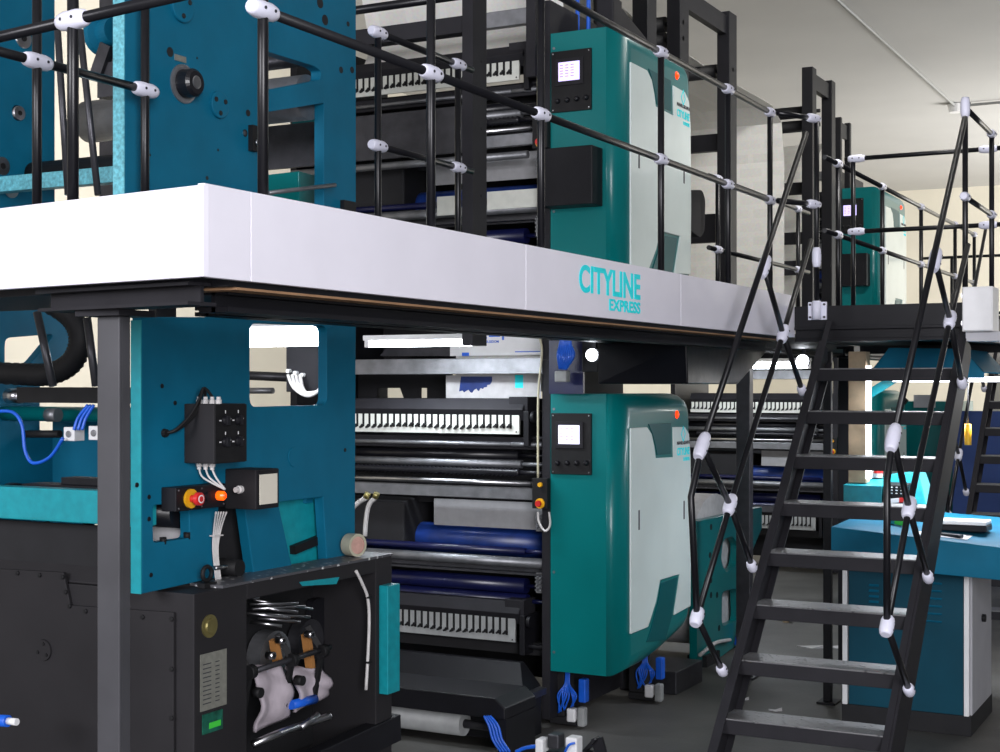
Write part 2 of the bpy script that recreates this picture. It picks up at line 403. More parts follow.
rail_thing('guardrail', (-2.6, 14.6, Z0), 'thin black guardrail at the far end of the walkway against the cream wall',
    [((x, 14.5, Z0), (x, 14.5, 3.0)) for x in (-2.7, -1.8)], [((-3.0, 14.5, z), (-.6, 14.5, z)) for z in (2.45, 3.0)], [], r=.014)
ys3 = [at(706, 0, X=-2.85).y, at(750, 0, X=-2.85).y]
yi = [7.82, 9.41]; ZI = (2.52, 2.92)
rail_thing('guardrail', (-2.78, 9.6, Z0), 'low inner guardrail beside the hanging paper web on the upper level',
    [((-2.74, y, Z0), (-2.74, y, ZI[1])) for y in yi], [((-2.74, yi[0]-.15, z), (-2.74, yi[-1]+.25, z)) for z in ZI],
    [((-2.74, y, z), (0, 1, 0)) for y in yi for z in ZI])
# stair handrails: traced in their vertical plane beside each stringer
def handrail(X, top, r1, r2, bend, low, m0, m1, m2, c1, c2, c3, label, foot):
    P = {k: at(*v, X=X) for k, v in dict(top=top, r1=r1, r2=r2, bend=bend, low=low, m0=m0, m1=m1, m2=m2, c1=c1, c2=c2, c3=c3).items()}
    t = thing('stair_handrail', (X, foot, 0), label, 'handrail')
    e = P['bend']+(P['r2']-P['bend'])*.86
    B().tube(P['top'], P['r2'], R).build('rail', 'black_rod', t)
    B().rings([P['r2'], e, P['bend'], P['bend']+(P['low']-P['bend'])*.3, P['low']], R, 14).build('rail', 'black_rod', t)
    B().rings([P['m0'], P['m1'], P['m2'], P['low']], R*.95, 14).build('rail', 'black_rod', t)
    for a, b_ in (('r1', 'm1'), ('m1', 'c1'), ('r2', 'm2'), ('m2', 'c2'), ('low', 'c3')):
        B().tube(P[a], P[b_], R*.95).build('strut', 'black_rod', t)
    for k, d, L in (('r1', P['top']-P['r1'], .13), ('r2', P['r1']-P['r2'], .13), ('m1', P['m0']-P['m1'], .10), ('m2', P['m1']-P['m2'], .10), ('low', P['m2']-P['low'], .08)):
        b = B(); clampmesh(b, P[k], d, L, .027); b.build('clamp', ['clamp', 'clamp_hole'], t)
    for k, a in (('c1', 'm1'), ('c2', 'm2'), ('c3', 'low')):
        b = B(); clampmesh(b, P[k], P[k]-P[a], .06, .023); b.build('clamp', ['clamp', 'clamp_hole'], t)
    return t
XL, XRr = -1.985, -1.235
handrail(XL, (806, 133), (764, 267), (702, 446), (691, 497), (697, 617), (811, 240), (783, 334), (730, 505), (802, 390), (752, 566), (722, 670),
         'left black stair handrail with three slanted struts, beside the teal press cover', 5.2)
handrail(XRr, (965, 118), (935, 260), (893, 438), (887, 480), (887, 626), (968, 245), (950, 320), (909, 508), (962, 383), (928, 577), (909, 690),
         'right black stair handrail in front of the teal console', 5.2)
hr2 = copy_tree(bpy.data.objects['stair_handrail']); hr2.location.x += .02; hr2.location.y += 5.0; tag(hr2, 'distant stair handrail on the dark staircase at the right edge of the photo', 'handrail')
# ---- stairs
st = thing('staircase', (-1.64, 5.3, 0), 'steep dark steel open staircase with chequered treads in the right foreground', 'staircase')
XA, XB = -1.955, -1.27; RISE = .204
tr = [(714, 2), (658, 3), (605, 4), (553, 5), (505, 6), (455, 7), (411, 8), (371, 9)]
def ty(k): return 5.685+(k-2)*.198
sl = RISE/.198
def strg(x0, x1):
    y0 = ty(0)-.02; z0 = 0.0; y1 = YW-.03
    f = lambda y: (y-ty(1))*sl+RISE
    lo = [(max(y, 0), z) for y, z in ()]
    return B().prism('X', x0, x1, [(ty(0)-.02, 0), (ty(0)+.20, 0), (y1, f(y1)-.13), (y1, min(f(y1)+.09, 1.94)), (y1-.12, f(y1-.12)+.09), (ty(0)-.02, max(f(ty(0)-.02)+.09, .02))])
for x0, x1, s_ in ((XA-.012, XA, 1), (XB, XB+.012, -1)):
    b = strg(x0, x1)
    f = lambda y: (y-ty(1))*sl+RISE
    ya, yb = ty(0)+.03, YW-.05
    w = .028*s_
    for dz in (.085, -.125):
        b.bar((x0+w/2+(0.012 if s_ > 0 else 0), ya+(0.16 if dz < 0 else 0), f(ya+(0.16 if dz < 0 else 0))+dz), (x0+w/2+(0.012 if s_ > 0 else 0), yb, f(yb)+dz), abs(w), .01)
    b.build('stringer', 'graphite', st, .0015)
for k in range(1, 10):
    y = ty(k); z = RISE*k
    b = B(); b.box(XA+.001, XB-.001, y-.085, y+.10, z-.006, z); b.mi = 1
    b.box(XA+.001, XB-.001, y-.085, y-.078, z-.062, z-.006); b.box(XA+.001, XB-.001, y+.093, y+.10, z-.04, z-.006)
    b.build('tread', ['checker_plate', 'graphite'], st, .002)
st2 = copy_tree(st); st2.location = (st.location.x+.02, st.location.y+5.0, 0)
tag(st2, 'distant dark staircase at the right edge of the photo beyond the console', 'staircase')
# ------------------------------------------------------------------ printing unit
XF = -3.225; YF = 6.65; XLFT = -4.8
def Zy(py, Y=YF, px=500): return at(px, py, Y=Y).z
unit_nodes = {}
def make_unit():
    t = thing('printing_unit', (-3.7, 7.1, 0), '', 'printing press')
    fr = B()
    zt = 1.883
    holes = [circ(7.2, z, .05, 14) for z in (.6, 1.1)]
    fr.prism('X', XF-.045, XF, [(YF, .05), (YF+.95, .05), (YF+.95, zt), (YF, zt)])
    fr.mi = 1
    for k in range(9): fr.tube((XF-.022, YF-.001, .45+k*.17), (XF-.022, YF+.004, .45+k*.17), .007, 8)
    fr.build('side_frame', ['graphite', 'dark_matte'], t)
    B().prism('X', XLFT-.045, XLFT, [(YF, .05), (YF+.95, .05), (YF+.95, zt), (YF, zt)]).build('side_frame', 'dark', t)
    b = B(); b.box(XLFT, XF-.046, YF+.9, YF+.94, .06, Zy(400)); b.build('back_panel', 'dark_matte', t)
    x1 = XF-.05
    def xat(px, Y=YF): return at(px, 400, Y=Y).x
    # cross bars and rollers (name, material, y_px centre, radius, Y, right px)
    B().box(XLFT, x1, YF+.12, YF+.17, Zy(374, YF+.12), Zy(358, YF+.12)).build('cross_beam', 'steel_dull', t, .003)
    # ink fountain: hood + key panel + levers
    def fountain(ytop, ykey, ykeyb, pxr, kmat, n, yo):
        Y = YF+yo; xr = at(pxr, 400, Y=Y).x; xl = XLFT+.15
        zt_, zk, zb = Zy(ytop, Y), Zy(ykey, Y), Zy(ykeyb, Y)
        h = B(); h.prism('X', xl, xr+.03, [(Y-.02, zk+.008), (Y+.02, zt_), (Y+.16, zt_), (Y+.2, zk-.05), (Y+.02, zk-.05)])
        h.box(xr-.06, xr+.05, Y+.0, Y+.14, zk-.02, zt_+.012); hd = h.build('fountain_hood', 'graphite', t, .003)
        kb = B(); kb.box(xl, xr, Y, Y+.012, zb, zk); kb.mi = 1
        sp = .0395; zs0 = zb+(zk-zb)*.24; zs1 = zb+(zk-zb)*.86
        xs = [xr-.048-sp*i for i in range(n)]
        for x in xs: kb.box(x-.0065, x+.0065, Y-.0012, Y+.001, zs0, zs1)
        kb.tube((xr-.015, Y-.003, zk-.012), (xr-.015, Y, zk-.012), .004, 8); kb.tube((xr-.015, Y-.003, zb+.012), (xr-.015, Y, zb+.012), .004, 8)
        kp = kb.build('key_panel', [kmat, 'rubber'], t)
        lv = None
        for i, x in enumerate(xs):
            zl = zs0+.004+.012*(.5+.5*math.sin(i*.45+1))
            if lv is None:
                b = B(); b.prism('Y', Y-.016, Y-.0015, [(x+.0065, zl+.004), (x-.002, zl-.008), (x-.017, zl-.013), (x-.019, zl-.005), (x-.008, zl+.004), (x-.005, zl+.010), (x+.0065, zl+.010)])
                lv = b.build('ink_key_lever', 'rubber', kp); x00, z00 = x, zl
            else:
                c = lv.copy(); COL.objects.link(c); c.parent = kp; c.location = (x-x00, 0, zl-z00)
        b = B(); b.box(xr+.035, xr+.065, Y-.02, Y+.16, zb-.06, zk+.0); b.tube((xr+.03, Y+.03, zb-.02), (XF-.046, Y+.03, zb-.02), .012); b.tube((xr+.08, Y-.01, zk-.03), (xr+.1, Y-.01, zk-.03), .03)
        b.build('fountain_bracket', 'dark', t, .003)
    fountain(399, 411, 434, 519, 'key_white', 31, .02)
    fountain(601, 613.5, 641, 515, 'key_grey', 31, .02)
    def roller(py, r, Y, m, name='roller', pr=None, ridged=False, endr=.012):
        z = Zy(py, Y); xr = x1-.0 if pr is None else at(pr, 400, Y=Y).x
        b = B()
        if ridged:
            n = 46; xs = [XLFT+.2+(xr-XLFT-.2)*i/(n*2) for i in range(n*2+1)]
            b.rings([(x, Y, z) for x in xs], [r if (i % 2) else r*.72 for i in range(len(xs))], 12)
        else: b.tube((XLFT+.01, Y, z), (xr, Y, z), r, 24)
        if pr: b.tube((xr, Y, z), (x1, Y, z), endr, 10)
        b.build(name, m, t)
    B().box(XLFT, x1, YF+.05, YF+.08, Zy(449, YF+.05), Zy(437, YF+.05)).build('cross_beam', 'graphite', t, .003)
    roller(444, .011, YF+.04, 'steel_dull', 'tie_bar', 512)
    roller(455, .030, YF+.14, 'rubber_gloss', 'roller', 520)
    roller(463.5, .022, YF+.10, 'steel_dull', 'roller', 522)
    roller(472, .022, YF+.06, 'rubber_gloss', 'spring_roller', 520, True)
    roller(482.5, .013, YF+.03, 'steel', 'tie_bar', 532)
    B().box(XLFT, x1, YF+.03, YF+.06, Zy(499, YF+.03), Zy(487, YF+.03)).build('cross_beam', 'steel_dull', t, .003)
    B().box(XLFT, x1, YF+.25, YF+.28, Zy(505, YF+.25), Zy(440, YF+.25)).build('cross_beam', 'dark_matte', t)
    roller(541, .085, YF+.30, 'blue_ink', 'blanket_cylinder')
    b = B(); b.box(at(434, 500, Y=YF+.12).x, x1, YF+.12, YF+.122, Zy(528, YF+.12), Zy(501, YF+.12)); b.build('plate_sheet', 'plate_grey', t)
    B().prism('X', XLFT+.02, at(404, 500, Y=YF+.1).x, [(YF+.1, Zy(556)), (YF+.1, Zy(508)), (YF+.3, Zy(502)), (YF+.5, Zy(502)), (YF+.5, Zy(556))]).build('dark_end_block', 'dark_matte', t, .01)  # added dark block that darkens the left end of the cylinder
    roller(550, .018, YF+.08, 'navy', 'roller', 526)
    roller(561, .026, YF+.04, 'steel_dull', 'tie_bar')
    b = B(); b.box(XLFT, x1, YF+.02, YF+.09, Zy(573.5, YF+.02), Zy(571.5, YF+.02)); b.box(XLFT, x1, YF+.09, YF+.095, Zy(573, YF+.09), Zy(562, YF+.09)); b.build('guard_angle', 'steel_dark', t)
    roller(584, .040, YF+.13, 'navy', 'roller', 527)
    roller(599, .036, YF+.13, 'navy', 'roller', 528)
    B().box(XLFT, x1, YF+.10, YF+.26, Zy(652, YF+.10), Zy(640, YF+.10)).build('cross_beam', 'dark_matte', t)
    # bolts column on the frame
    for py0 in (514, 575):
        b = B()
        for i in range(4):
            for j in range(2): b.tube((XF-.075+j*.02, YF-.012, Zy(py0+i*4, YF)), (XF-.075+j*.02, YF+.03, Zy(py0+i*4, YF)), .006, 8)
        b.box(XF-.095, XF-.046, YF+.03, YF+.05, Zy(py0+16), Zy(py0-4))
        b.build('hose_fitting_bank', 'steel_dull', t)
    # e-stop plate
    a = at(533, 478, Y=YF-.03); e = at(548, 509, Y=YF-.03)
    pb = B().box(a.x, e.x, YF-.04, YF-.002, e.z, a.z).build('emergency_stop_box', 'rubber', t, .002)
    cx_, cz = (a.x+e.x)/2, zat(503, -3.24, YF)
    b = B(); b.lathe((cx_+.004, YF-.04, cz), (0, -1, 0), [(0, .026), (.008, .026)]); b.mi = 1; b.lathe((cx_+.004, YF-.048, cz), (0, -1, 0), [(0, .010), (.012, .010), (.014, .017), (.024, .015)])
    b.build('stop_button', ['yellow', 'red'], pb)
    b = B(); b.lathe((cx_+.004, YF-.04, cz+.095), (0, -1, 0), [(0, .013), (.012, .011)]); b.build('push_button', 'yellow', pb)
    b = B(); b.path([at(537, 332, Y=YF-.01), at(542, 350, Y=YF-.01), at(538.5, 390, Y=YF-.01), at(538, 430, Y=YF-.01), at(538, 478, Y=YF-.01)], .006); b.build('cable', 'cable_cream', t)
    b = B(); b.path([at(538, 512, Y=YF-.01), at(539, 522, Y=YF-.02), at(545, 531, Y=YF-.03), at(550, 525, Y=YF-.02), at(549, 512, Y=YF-.01)], .006); b.build('cable', 'cable_white', t)
    # ---- rounded side cover
    XC = -2.82; r1 = 7.64
    zt_ = 1.70; zb_ = .30
    prof = roundpoly([(YF, zb_), (r1, zb_+.13), (r1, zt_), (YF, zt_)], .14, 6)
    prof2 = roundpoly([(YF-.0, zb_+.0), (YF+.42, zb_+.01), (r1, .42), (r1+.01, 1.1), (r1, zt_+.01), (YF, zt_+.01)], [0, .3, .13, .13, .15, 0], 6)
    cv = B().prism('X', XF+.003, XC, prof2)
    cvo = cv.build('side_cover', 'cover_teal', t)
    md = cvo.modifiers.new('bevel', 'BEVEL'); md.limit_method = 'WEIGHT'; md.width = .095; md.segments = 8
    me = cvo.data; at_ = me.attributes.new('bevel_weight_edge', 'FLOAT', 'EDGE'); xm = max(v.co.x for v in me.vertices)
    for e_ in me.edges:
        if all(abs(me.vertices[i].co.x-xm) < 1e-4 for i in e_.vertices): at_.data[e_.index].value = 1
    for p in cvo.data.polygons: p.use_smooth = True
    me.set_sharp_from_angle(angle=math.radians(50))
    ws = [(629.5, 428), (646, 427), (650.6, 434), (653.3, 447), (654.6, 458), (672.6, 457), (672, 427), (684, 427), (688, 434), (689.5, 458), (690, 540), (689.5, 606), (673, 615), (679, 574), (659, 580), (655, 601), (647, 627), (629.5, 634)]
    wp = B().prism('X', XC-.002, XC+.008, yz(ws, XC)).build('white_side_panel', 'panel_white', cvo, .004, 2)
    lg = B(); y0 = at(675.5, 440, X=XC).y; y1 = at(688, 440, X=XC).y; d_ = y1-y0
    XT = XC+.0085; cyy = (y0+y1)/2; z_ = zat(434, XC, cyy)
    ring = [(cyy, z_+.045), (cyy+.035, z_), (cyy, z_-.045), (cyy-.035, z_)]; inner = [(cyy+(u-cyy)*.75, z_+(v-z_)*.75) for u, v in ring]
    lg.prism('X', XT-.001, XT+.001, ring, [inner[::-1]])
    lg.text('CITYLINE', (XT, y0, zat(455, XC, cyy)), (0, 1, 0), (0, 0, 1), d_, .042)
    lg.text('EXPRESS', (XT, y0+d_*.5, zat(461, XC, cyy)), (0, 1, 0), (0, 0, 1), d_*.5, .02)
    lg.mi = 1; lg.text('MANUGRAPH', (XT, y0, zat(444.5, XC, cyy)), (0, 1, 0), (0, 0, 1), d_, .02)
    # keep logo inside the cover as its own sub-part
    lg.build('cover_logo', ['cyan', 'ink_black'], cvo)
    for (pxx, py) in ((639, 520), (684, 510)):
        p = at(pxx, py, X=XC+.008); b = B(); b.box(XC+.0075, XC+.0095, p.y-.008, p.y+.008, p.z-.05, p.z+.05); b.build('door_latch', 'ink_black', cvo)
    p = at(675, 414.5, X=XC-.01); b = B(); b.lathe((XC-.012, p.y, p.z), (1, 0, 0), [(0, .024), (.012, .023), (.020, .015), (.024, .006)], 16); b.build('warning_light', 'orange_core', cvo)
    # swoosh recess strip (darker curve of the cover, raised rib)
    b = B().prism('X', XC-.002, XC+.004, yz([(648, 424), (670.5, 423), (670.5, 454), (656.5, 455), (655, 446), (652, 434)], XC)); b.build('cover_swoosh', 'swoosh', cvo, .002)
    b = B().prism('X', XC-.002, XC+.004, yz([(660.5, 583), (677, 577), (671.5, 616), (665, 640), (646, 642), (650, 630), (657, 603)], XC)); b.build('cover_swoosh', 'swoosh', cvo, .002)
    # control panel on the front
    a = at(552, 413, Y=YF); e = at(592, 475, Y=YF); Yp = YF-.012
    cp = B().box(a.x, e.x, Yp, YF+.01, e.z, a.z).build('control_panel', 'rubber', t, .002)
    s0 = at(557, 423, Y=Yp); s1 = at(582, 447, Y=Yp)
    b = B(); b.box(s0.x-.008, s1.x+.008, Yp-.008, Yp, s1.z-.008, s0.z+.008); b.build('screen_bezel', 'graphite', cp, .002)
    b = B(); b.box(s0.x+.012, s1.x-.010, Yp-.0095, Yp-.007, s1.z+.014, s0.z-.010); b.mi = 1
    for r_ in range(5):
        zz = s0.z-.024-.014*r_
        for c_ in range(3): b.box(s0.x+.02+.03*c_, s0.x+.038+.03*c_, Yp-.0102, Yp-.0094, zz-.004, zz)
    sc = b.build('screen', ['screen', 'screen_ink'], cp)
    for i in range(4):
        p = at(557+9.5*i+1, 463, Y=Yp); b = B(); b.lathe((p.x, Yp, p.z), (0, -1, 0), [(0, .014), (.01, .013), (.018, .009), (.02, .004)], 12); b.build('knob', 'rubber_gloss', cp)
    for (i, j) in ((.01, .012), (.01, None), (None, .012), (None, None)): pass
    for x in (a.x+.012, e.x-.012):
        for z in (a.z-.012, e.z+.012): b = B(); b.tube((x, Yp-.002, z), (x, Yp+.002, z), .004, 8); b.build('panel_screw', 'steel', cp)
    for py in (409, 572, 652):
        p = at(554, py, Y=YF); b = B(); b.tube((p.x, YF-.003, p.z), (p.x, YF+.002, p.z), .007, 10); b.build('cover_bolt', 'steel_dull', cvo)
    return t
u1 = make_unit(); G = 'stacked printing units'
tag(u1, 'lower near printing unit with teal rounded cover and lit control panel, under the walkway', 'printing press')
u2 = copy_tree(u1); u2.location.z += 1.834; tag(u2, 'upper near printing unit with teal rounded cover above the white fascia', 'printing press')
u3 = copy_tree(u1); u3.location = (u1.location.x-.22, u1.location.y+6.45, 0); tag(u3, 'far lower printing unit with ink keys seen behind the staircase', 'printing press')
u4 = copy_tree(u3); u4.location.z += 1.834; tag(u4, 'far upper printing unit with small lit screen beyond the stair landing', 'printing press')
# give the lower near unit a whiter screen
def find(o, n):
    for c in o.children:
        if c.name.split('.')[0] == n: return c
        r = find(c, n)
        if r: return r
s = find(u1, 'screen'); s.data = s.data.copy(); s.data.materials[0] = M['screen_low']
# extras of the upper near unit
up = 1.834
a = at(546, 151, Y=YF-.06); e = at(598, 205, Y=YF-.06)
B().box(a.x, e.x, YF-.13, YF-.001, e.z, a.z).build('black_terminal_box', 'dark', u2, .004)
a = at(300, 165, Y=YF-.05); 
zz0 = at(470, 152, Y=YF-.05).z; zz1 = at(470, 105, Y=YF-.05).z
B().box(XLFT, at(474, 100, Y=YF-.05).x, YF-.06, YF-.045, zz0, zz1).build('guard_panel', 'steel_dark', u2, .003)
b = B(); b.tube((XLFT, YF-.04, zz0-.035), (at(528, 100, Y=YF-.04).x, YF-.04, zz0-.035), .02); b.build('tie_bar', 'steel_dull', u2)
b = B(); b.box(at(487, 200, Y=YF+.0).x, XF-.05, YF+.0, YF+.01, at(500, 209, Y=YF).z, at(500, 191, Y=YF).z); b.build('plate_sheet', 'key_white', u2)
b = B(); b.box(at(437, 200, Y=YF+.0).x, at(455, 200, Y=YF).x, YF+.0, YF+.01, at(450, 215, Y=YF).z, at(450, 196, Y=YF).z); b.build('plate_sheet', 'key_white', u2)
b = B(); b.prism('X', XF-.045, XF, [(YF, 3.79), (YF+.12, 3.79), (YF+.12, 4.35), (YF, 4.35)])
b.prism('X', XF-.045, XF, [(YF+.7, 3.79), (YF+.82, 3.79), (YF+.82, 4.35), (YF+.7, 4.35)]); b.build('frame_extension', 'dark', u2)
b = B(); a = at(526, 0, Y=YF-.1); e = at(535, 76, Y=YF-.1); b.box(a.x, e.x, YF-.1, YF-.06, e.z, 4.3); b.mi = 1
for k in range(9): b.tube(((a.x+e.x)/2, YF-.102, e.z+.05+.09*k), ((a.x+e.x)/2, YF-.098, e.z+.05+.09*k), .008, 8)
b.build('perforated_hanger', ['graphite', 'dark_matte'], u2)
for i, (pxx) in enumerate((577, 588)):
    b = B(); b.path([at(pxx, 0-60, Y=7.0), at(pxx+.5, 10, Y=7.0), at(pxx, 44, Y=7.0)], .012); tag(b.build('air_tube', 'blue_tube'), ['left blue air tube rising from the upper near cover', 'right blue air tube rising from the upper near cover'][i], 'tube')
b = B(); b.bar((-3.05, 7.0, 3.5), (-3.05, 7.0, 3.78), .10, .12); b.bar((-3.05, 7.05, 3.72), (-3.05, 7.9, 3.5), .06, .1); b.build('top_bracket', 'graphite', u2, .01)
a = at(546, 151, Y=YF-.06); e = at(598, 205, Y=YF-.06); o4 = Vector(u4.location)-Vector(u2.location)
B().box(a.x+o4.x, e.x+o4.x, YF-.13+o4.y, YF-.001+o4.y, e.z, a.z).build('black_terminal_box', 'dark', u4, .004)
b = B(); b.box(XLFT, XF-.06, YF+.55, YF+.57, 2.95, 3.44); b.build('back_plate', 'dark_matte', u2)  # added dark plate, keeps the bright wall from showing through the gaps
Yb = YF+.62
b = B(); b.prism('Y', Yb, Yb+.02, xz([(345, 370), (452, 370), (446, 402), (345, 402)], Yb), [xz([(377, 388), (400, 388), (404, 399), (377, 399)], Yb), xz([(420, 388), (427, 388), (427, 399), (420, 399)], Yb)]); b.build('back_plate', 'dark_matte', u1)  # added dark plate hiding the bright wall, with two gaps left open
b = B(); b.prism('Y', Yb, Yb+.02, xz([(392, 340), (452, 340), (452, 356), (380, 356)], Yb)); b.build('upper_plate', 'steel_dark', u1)
# blackish rear arm of covers
b = B(); b.prism('X', -2.86, -2.82, roundpoly(yz([(690, 190), (701, 190), (704, 200), (703, 232), (699, 238), (690, 232), (686, 215)], -2.83), .03)); b.build('hinge_arm', 'dark_matte', u2, .004)
# ------------------------------------------------------------------ superstructure frames
def web_frame(x, y0, y1, z0, z1, label, w=.09, dd=.16, beam=True):
    t = thing('web_frame', (x, (y0+y1)/2, z0), label, 'steel frame')
    for y in (y0, y1):
        b = B(); b.box(x-w, x, y, y+.014, z0, z1); b.box(x-.014, x, y+.014, y+dd, z0, z1); b.box(x-w, x-.014, y+dd-.014, y+dd, z0, z1)
        b.build('post', 'dark', t, .002)
    if beam: B().box(x-w*.8, x-.02, y0+dd, y1, z1-.16, z1-.03).build('top_beam', 'dark', t, .002)
    return t
w1 = web_frame(-3.3, 8.7, 9.66, 2.0, 4.36, 'tall dark steel frame rising behind the upper near press cover')
w2 = web_frame(-3.3, 11.75, 12.35, 2.0, 4.38, 'dark steel frame further back, left of the stair landing', .09, .12)
w3 = web_frame(-3.34, 12.8, 13.12, 2.0, 4.14, 'smallest dark steel frame just above the far upper cover', .05, .05)
w4 = web_frame(-3.32, 7.62, 8.2, 2.0, 4.6, 'dark steel frame directly above the rear of the upper near cover', .1, .15)
t = thing('web_frame', (-3.1, 5.6, 2.0), 'dark steel upright with a cross beam in front of the upper ink keys', 'steel frame')
b = B(); b.box(-3.155, -3.1, 5.61, 5.74, 1.93, 4.6); b.mi = 1
for k in range(8): b.tube((-3.102, 5.69, 2.3+.3*k), (-3.098, 5.69, 2.3+.3*k), .008, 8)
b.build('post', ['graphite', 'dark_matte'], t, .002)
B().box(-4.9, -3.156, 5.63, 5.70, 3.325, 3.40).build('cross_beam', 'graphite', t, .002)
B().box(-4.95, -4.9, 5.6, 5.75, 1.93, 4.6).build('post', 'dark', t)
B().tube((-4.8, 5.66, 3.50), (-3.156, 5.66, 3.50), .02).build('tie_bar', 'black_rod', t)
b = B(); b.box(-4.5, -4.2, 5.63, 5.7, 2.0, 3.32); 
b.bm.free()
def bars(root, x0, x1, lst):
    for y, z, h, m in lst: B().box(x0, x1, y, y+.06, z-h/2, z+h/2).build('cross_bar', m, root, .002)
bars(w1, -4.7, -3.39, [(9.7, 3.46, .12, 'dark'), (9.7, 2.86, .2, 'dark'), (9.72, 2.3, .07, 'dark')])
bars(w2, -4.9, -3.39, [(12.0, 3.42, .10, 'dark'), (12.0, 3.0, .10, 'dark'), (12.0, 2.75, .12, 'graphite')])
def web_rollers(root, X, lst):
    for y, z in lst:
        b = B(); b.tube((X-1.3, y, z), (X-.12, y, z), .05, 20); b.tube((X-.12, y, z), (X-.0, y, z), .016, 10); b.build('web_roller', 'rubber', root)
web_rollers(w1, -3.3, [(8.76, zat(22, -3.4, 8.7)), (8.76, zat(38, -3.4, 8.7)), (9.74, zat(70, -3.4, 9.7))])
web_rollers(w2, -3.3, [(11.98, zat(110, -3.4, 11.9)), (11.98, zat(124, -3.4, 11.9))])
# ------------------------------------------------------------------ paper webs
def sheet(pts_yz, x0, x1, label, m='newsprint', name='paper_web', th=.002):
    # thin ribbon following (y,z) points
    b = B(); n = len(pts_yz)
    up_ = []; dn = []
    for i, (y, z) in enumerate(pts_yz):
        j0, j1 = max(i-1, 0), min(i+1, n-1); ty_, tz_ = pts_yz[j1][0]-pts_yz[j0][0], pts_yz[j1][1]-pts_yz[j0][1]; l = math.hypot(ty_, tz_)
        up_.append((y-tz_/l*th, z+ty_/l*th)); dn.append((y, z))
    b.prism('X', x0, x1, up_+dn[::-1])
    return tag(b.build(name, m), label, 'paper')
sheet([(7.35, 4.15), (8.4, 4.06), (9.8, 4.0), (11.3, 4.0), (11.55, 3.9), (11.62, 3.6), (11.62, 2.1)], -4.75, -3.5, 'broad newsprint web passing overhead and hanging down behind the dark steel frames')
sheet([(13.0, 3.95), (12.75, 3.75), (12.5, 3.1), (12.4, 2.1)], -4.9, -3.55, 'second newsprint web slanting down in front of the far upper unit')
sheet([(7.1, 3.5), (7.25, 3.75), (7.0, 4.5)], -4.7, -3.42, 'printed newsprint web rising above the ink keys of the upper near unit')
sheet([(7.0, 1.72), (7.02, 2.05)], -3.98, -3.30, 'newsprint web between the crossbeam and hood of the lower near unit', 'newsprint')
b = B(); p0_ = at(446, 398, Y=7.05); p1_ = at(540, 376, Y=7.05)
# blue printed smear of the lower sheet & poster above
pw = B(); a = at(450, 356, Y=6.95); e = at(541, 333, Y=6.95)
pw.box(a.x, e.x, 6.95, 6.953, a.z, e.z); pw.mi = 1
for (x0, y0, x1, y1) in ((462, 352.5, 469, 356), (515, 351, 540, 352.3), (478, 337, 487, 339), (489, 334.5, 500, 337), (502, 336, 504, 340)):
    q, w_ = at(x0, y1, Y=6.9495), at(x1, y0, Y=6.9495); pw.box(q.x, w_.x, 6.9485, 6.9499, q.z, w_.z)
q = at(485, 343, Y=6.949); pw.text('OLSSDOM', (q.x, 6.949, q.z), (1, 0, 0), (0, 0, 1), .085, .014, .001)
tag(pw.build('paper_web', ['white_plastic', 'blue_tube']), 'white paper printed in blue at the top of the lower near unit', 'paper')
b.mi = 0; b.bm.free()
sm = B(); pts = [(461, 376.5), (492, 376.5), (492, 381), (490, 384.5), (487, 385), (487, 387), (484, 387.4), (483, 389), (480.5, 388), (479, 391), (477.6, 390.5), (476.5, 388.6), (474, 390), (472, 393), (470, 392), (468.5, 389.6), (466, 391), (464, 392.4), (462.5, 390.6), (459, 391.5), (460, 384)]
a = at(446, 398, Y=6.93); e = at(541, 375, Y=6.93); sm.box(a.x, e.x, 6.93, 6.932, a.z, e.z); sm.mi = 1
sm.prism('Y', 6.928, 6.9295, xz(pts, 6.928)); q, w_ = at(515, 388, Y=6.928), at(523, 375, Y=6.928); sm.mi = 2; sm.box(q.x, w_.x, 6.928, 6.9295, q.z, w_.z)
tag(sm.build('paper_web', ['scrap', 'blue_ink', 'cyan']), 'pale paper with a torn blue smear just above the white ink keys', 'paper')
# ------------------------------------------------------------------ lamps
def tube_lamp(p, q, r, label, power, housing=True):
    t = thing('fluorescent_lamp', ((p[0]+q[0])/2, p[1], p[2]), label, 'lamp')
    B().tube(p, q, r, 14).build('tube', 'lamp', t)
    b = B(); b.box(p[0]-.03, q[0]+.03, p[1]-.03, p[1]+.03, p[2]+r+.004, p[2]+r+.03)
    for x in (p[0]-.015, q[0]+.015): b.box(x-.012, x+.012, p[1]-.02, p[1]+.02, p[2]-r, p[2]+r+.004)
    b.build('housing', 'white_plastic', t)
    l = bpy.data.lights.new('lamp_light', 'AREA'); l.shape = 'RECTANGLE'; l.size = q[0]-p[0]; l.size_y = .08; l.energy = power; l.color = (.86, .93, 1)
    o = bpy.data.objects.new('lamp_light', l); COL.objects.link(o); o.parent = t; o.location = (0, 0, -.03); o.rotation_euler = (0, 0, 0); return t
a = at(371, 341, Y=6.35); e = at(478, 341, Y=6.35)
tube_lamp((a.x, 6.35, 1.966), (e.x, 6.35, 1.966), .016, 'bright fluorescent tube under the walkway above the lower ink keys', 12)
tube_lamp((-4.35, 5.2, 1.965), (-3.5, 5.2, 1.965), .042, 'glaring fluorescent tube seen through the teal frame window', 14)
tube_lamp((-4.9, 12.3, 1.93), (-3.5, 12.3, 1.93), .03, 'distant fluorescent tube over the far lower unit', 18)
p = at(593, 355, Y=6.3)
t = thing('spot_lamp', p, 'small round white work light beside the blue tube bundle under the walkway', 'lamp')
B().lathe(p, (0, -1, 0), [(0, .02), (.012, .03), (.02, .028)], 16).build('lens', 'lamp', t)
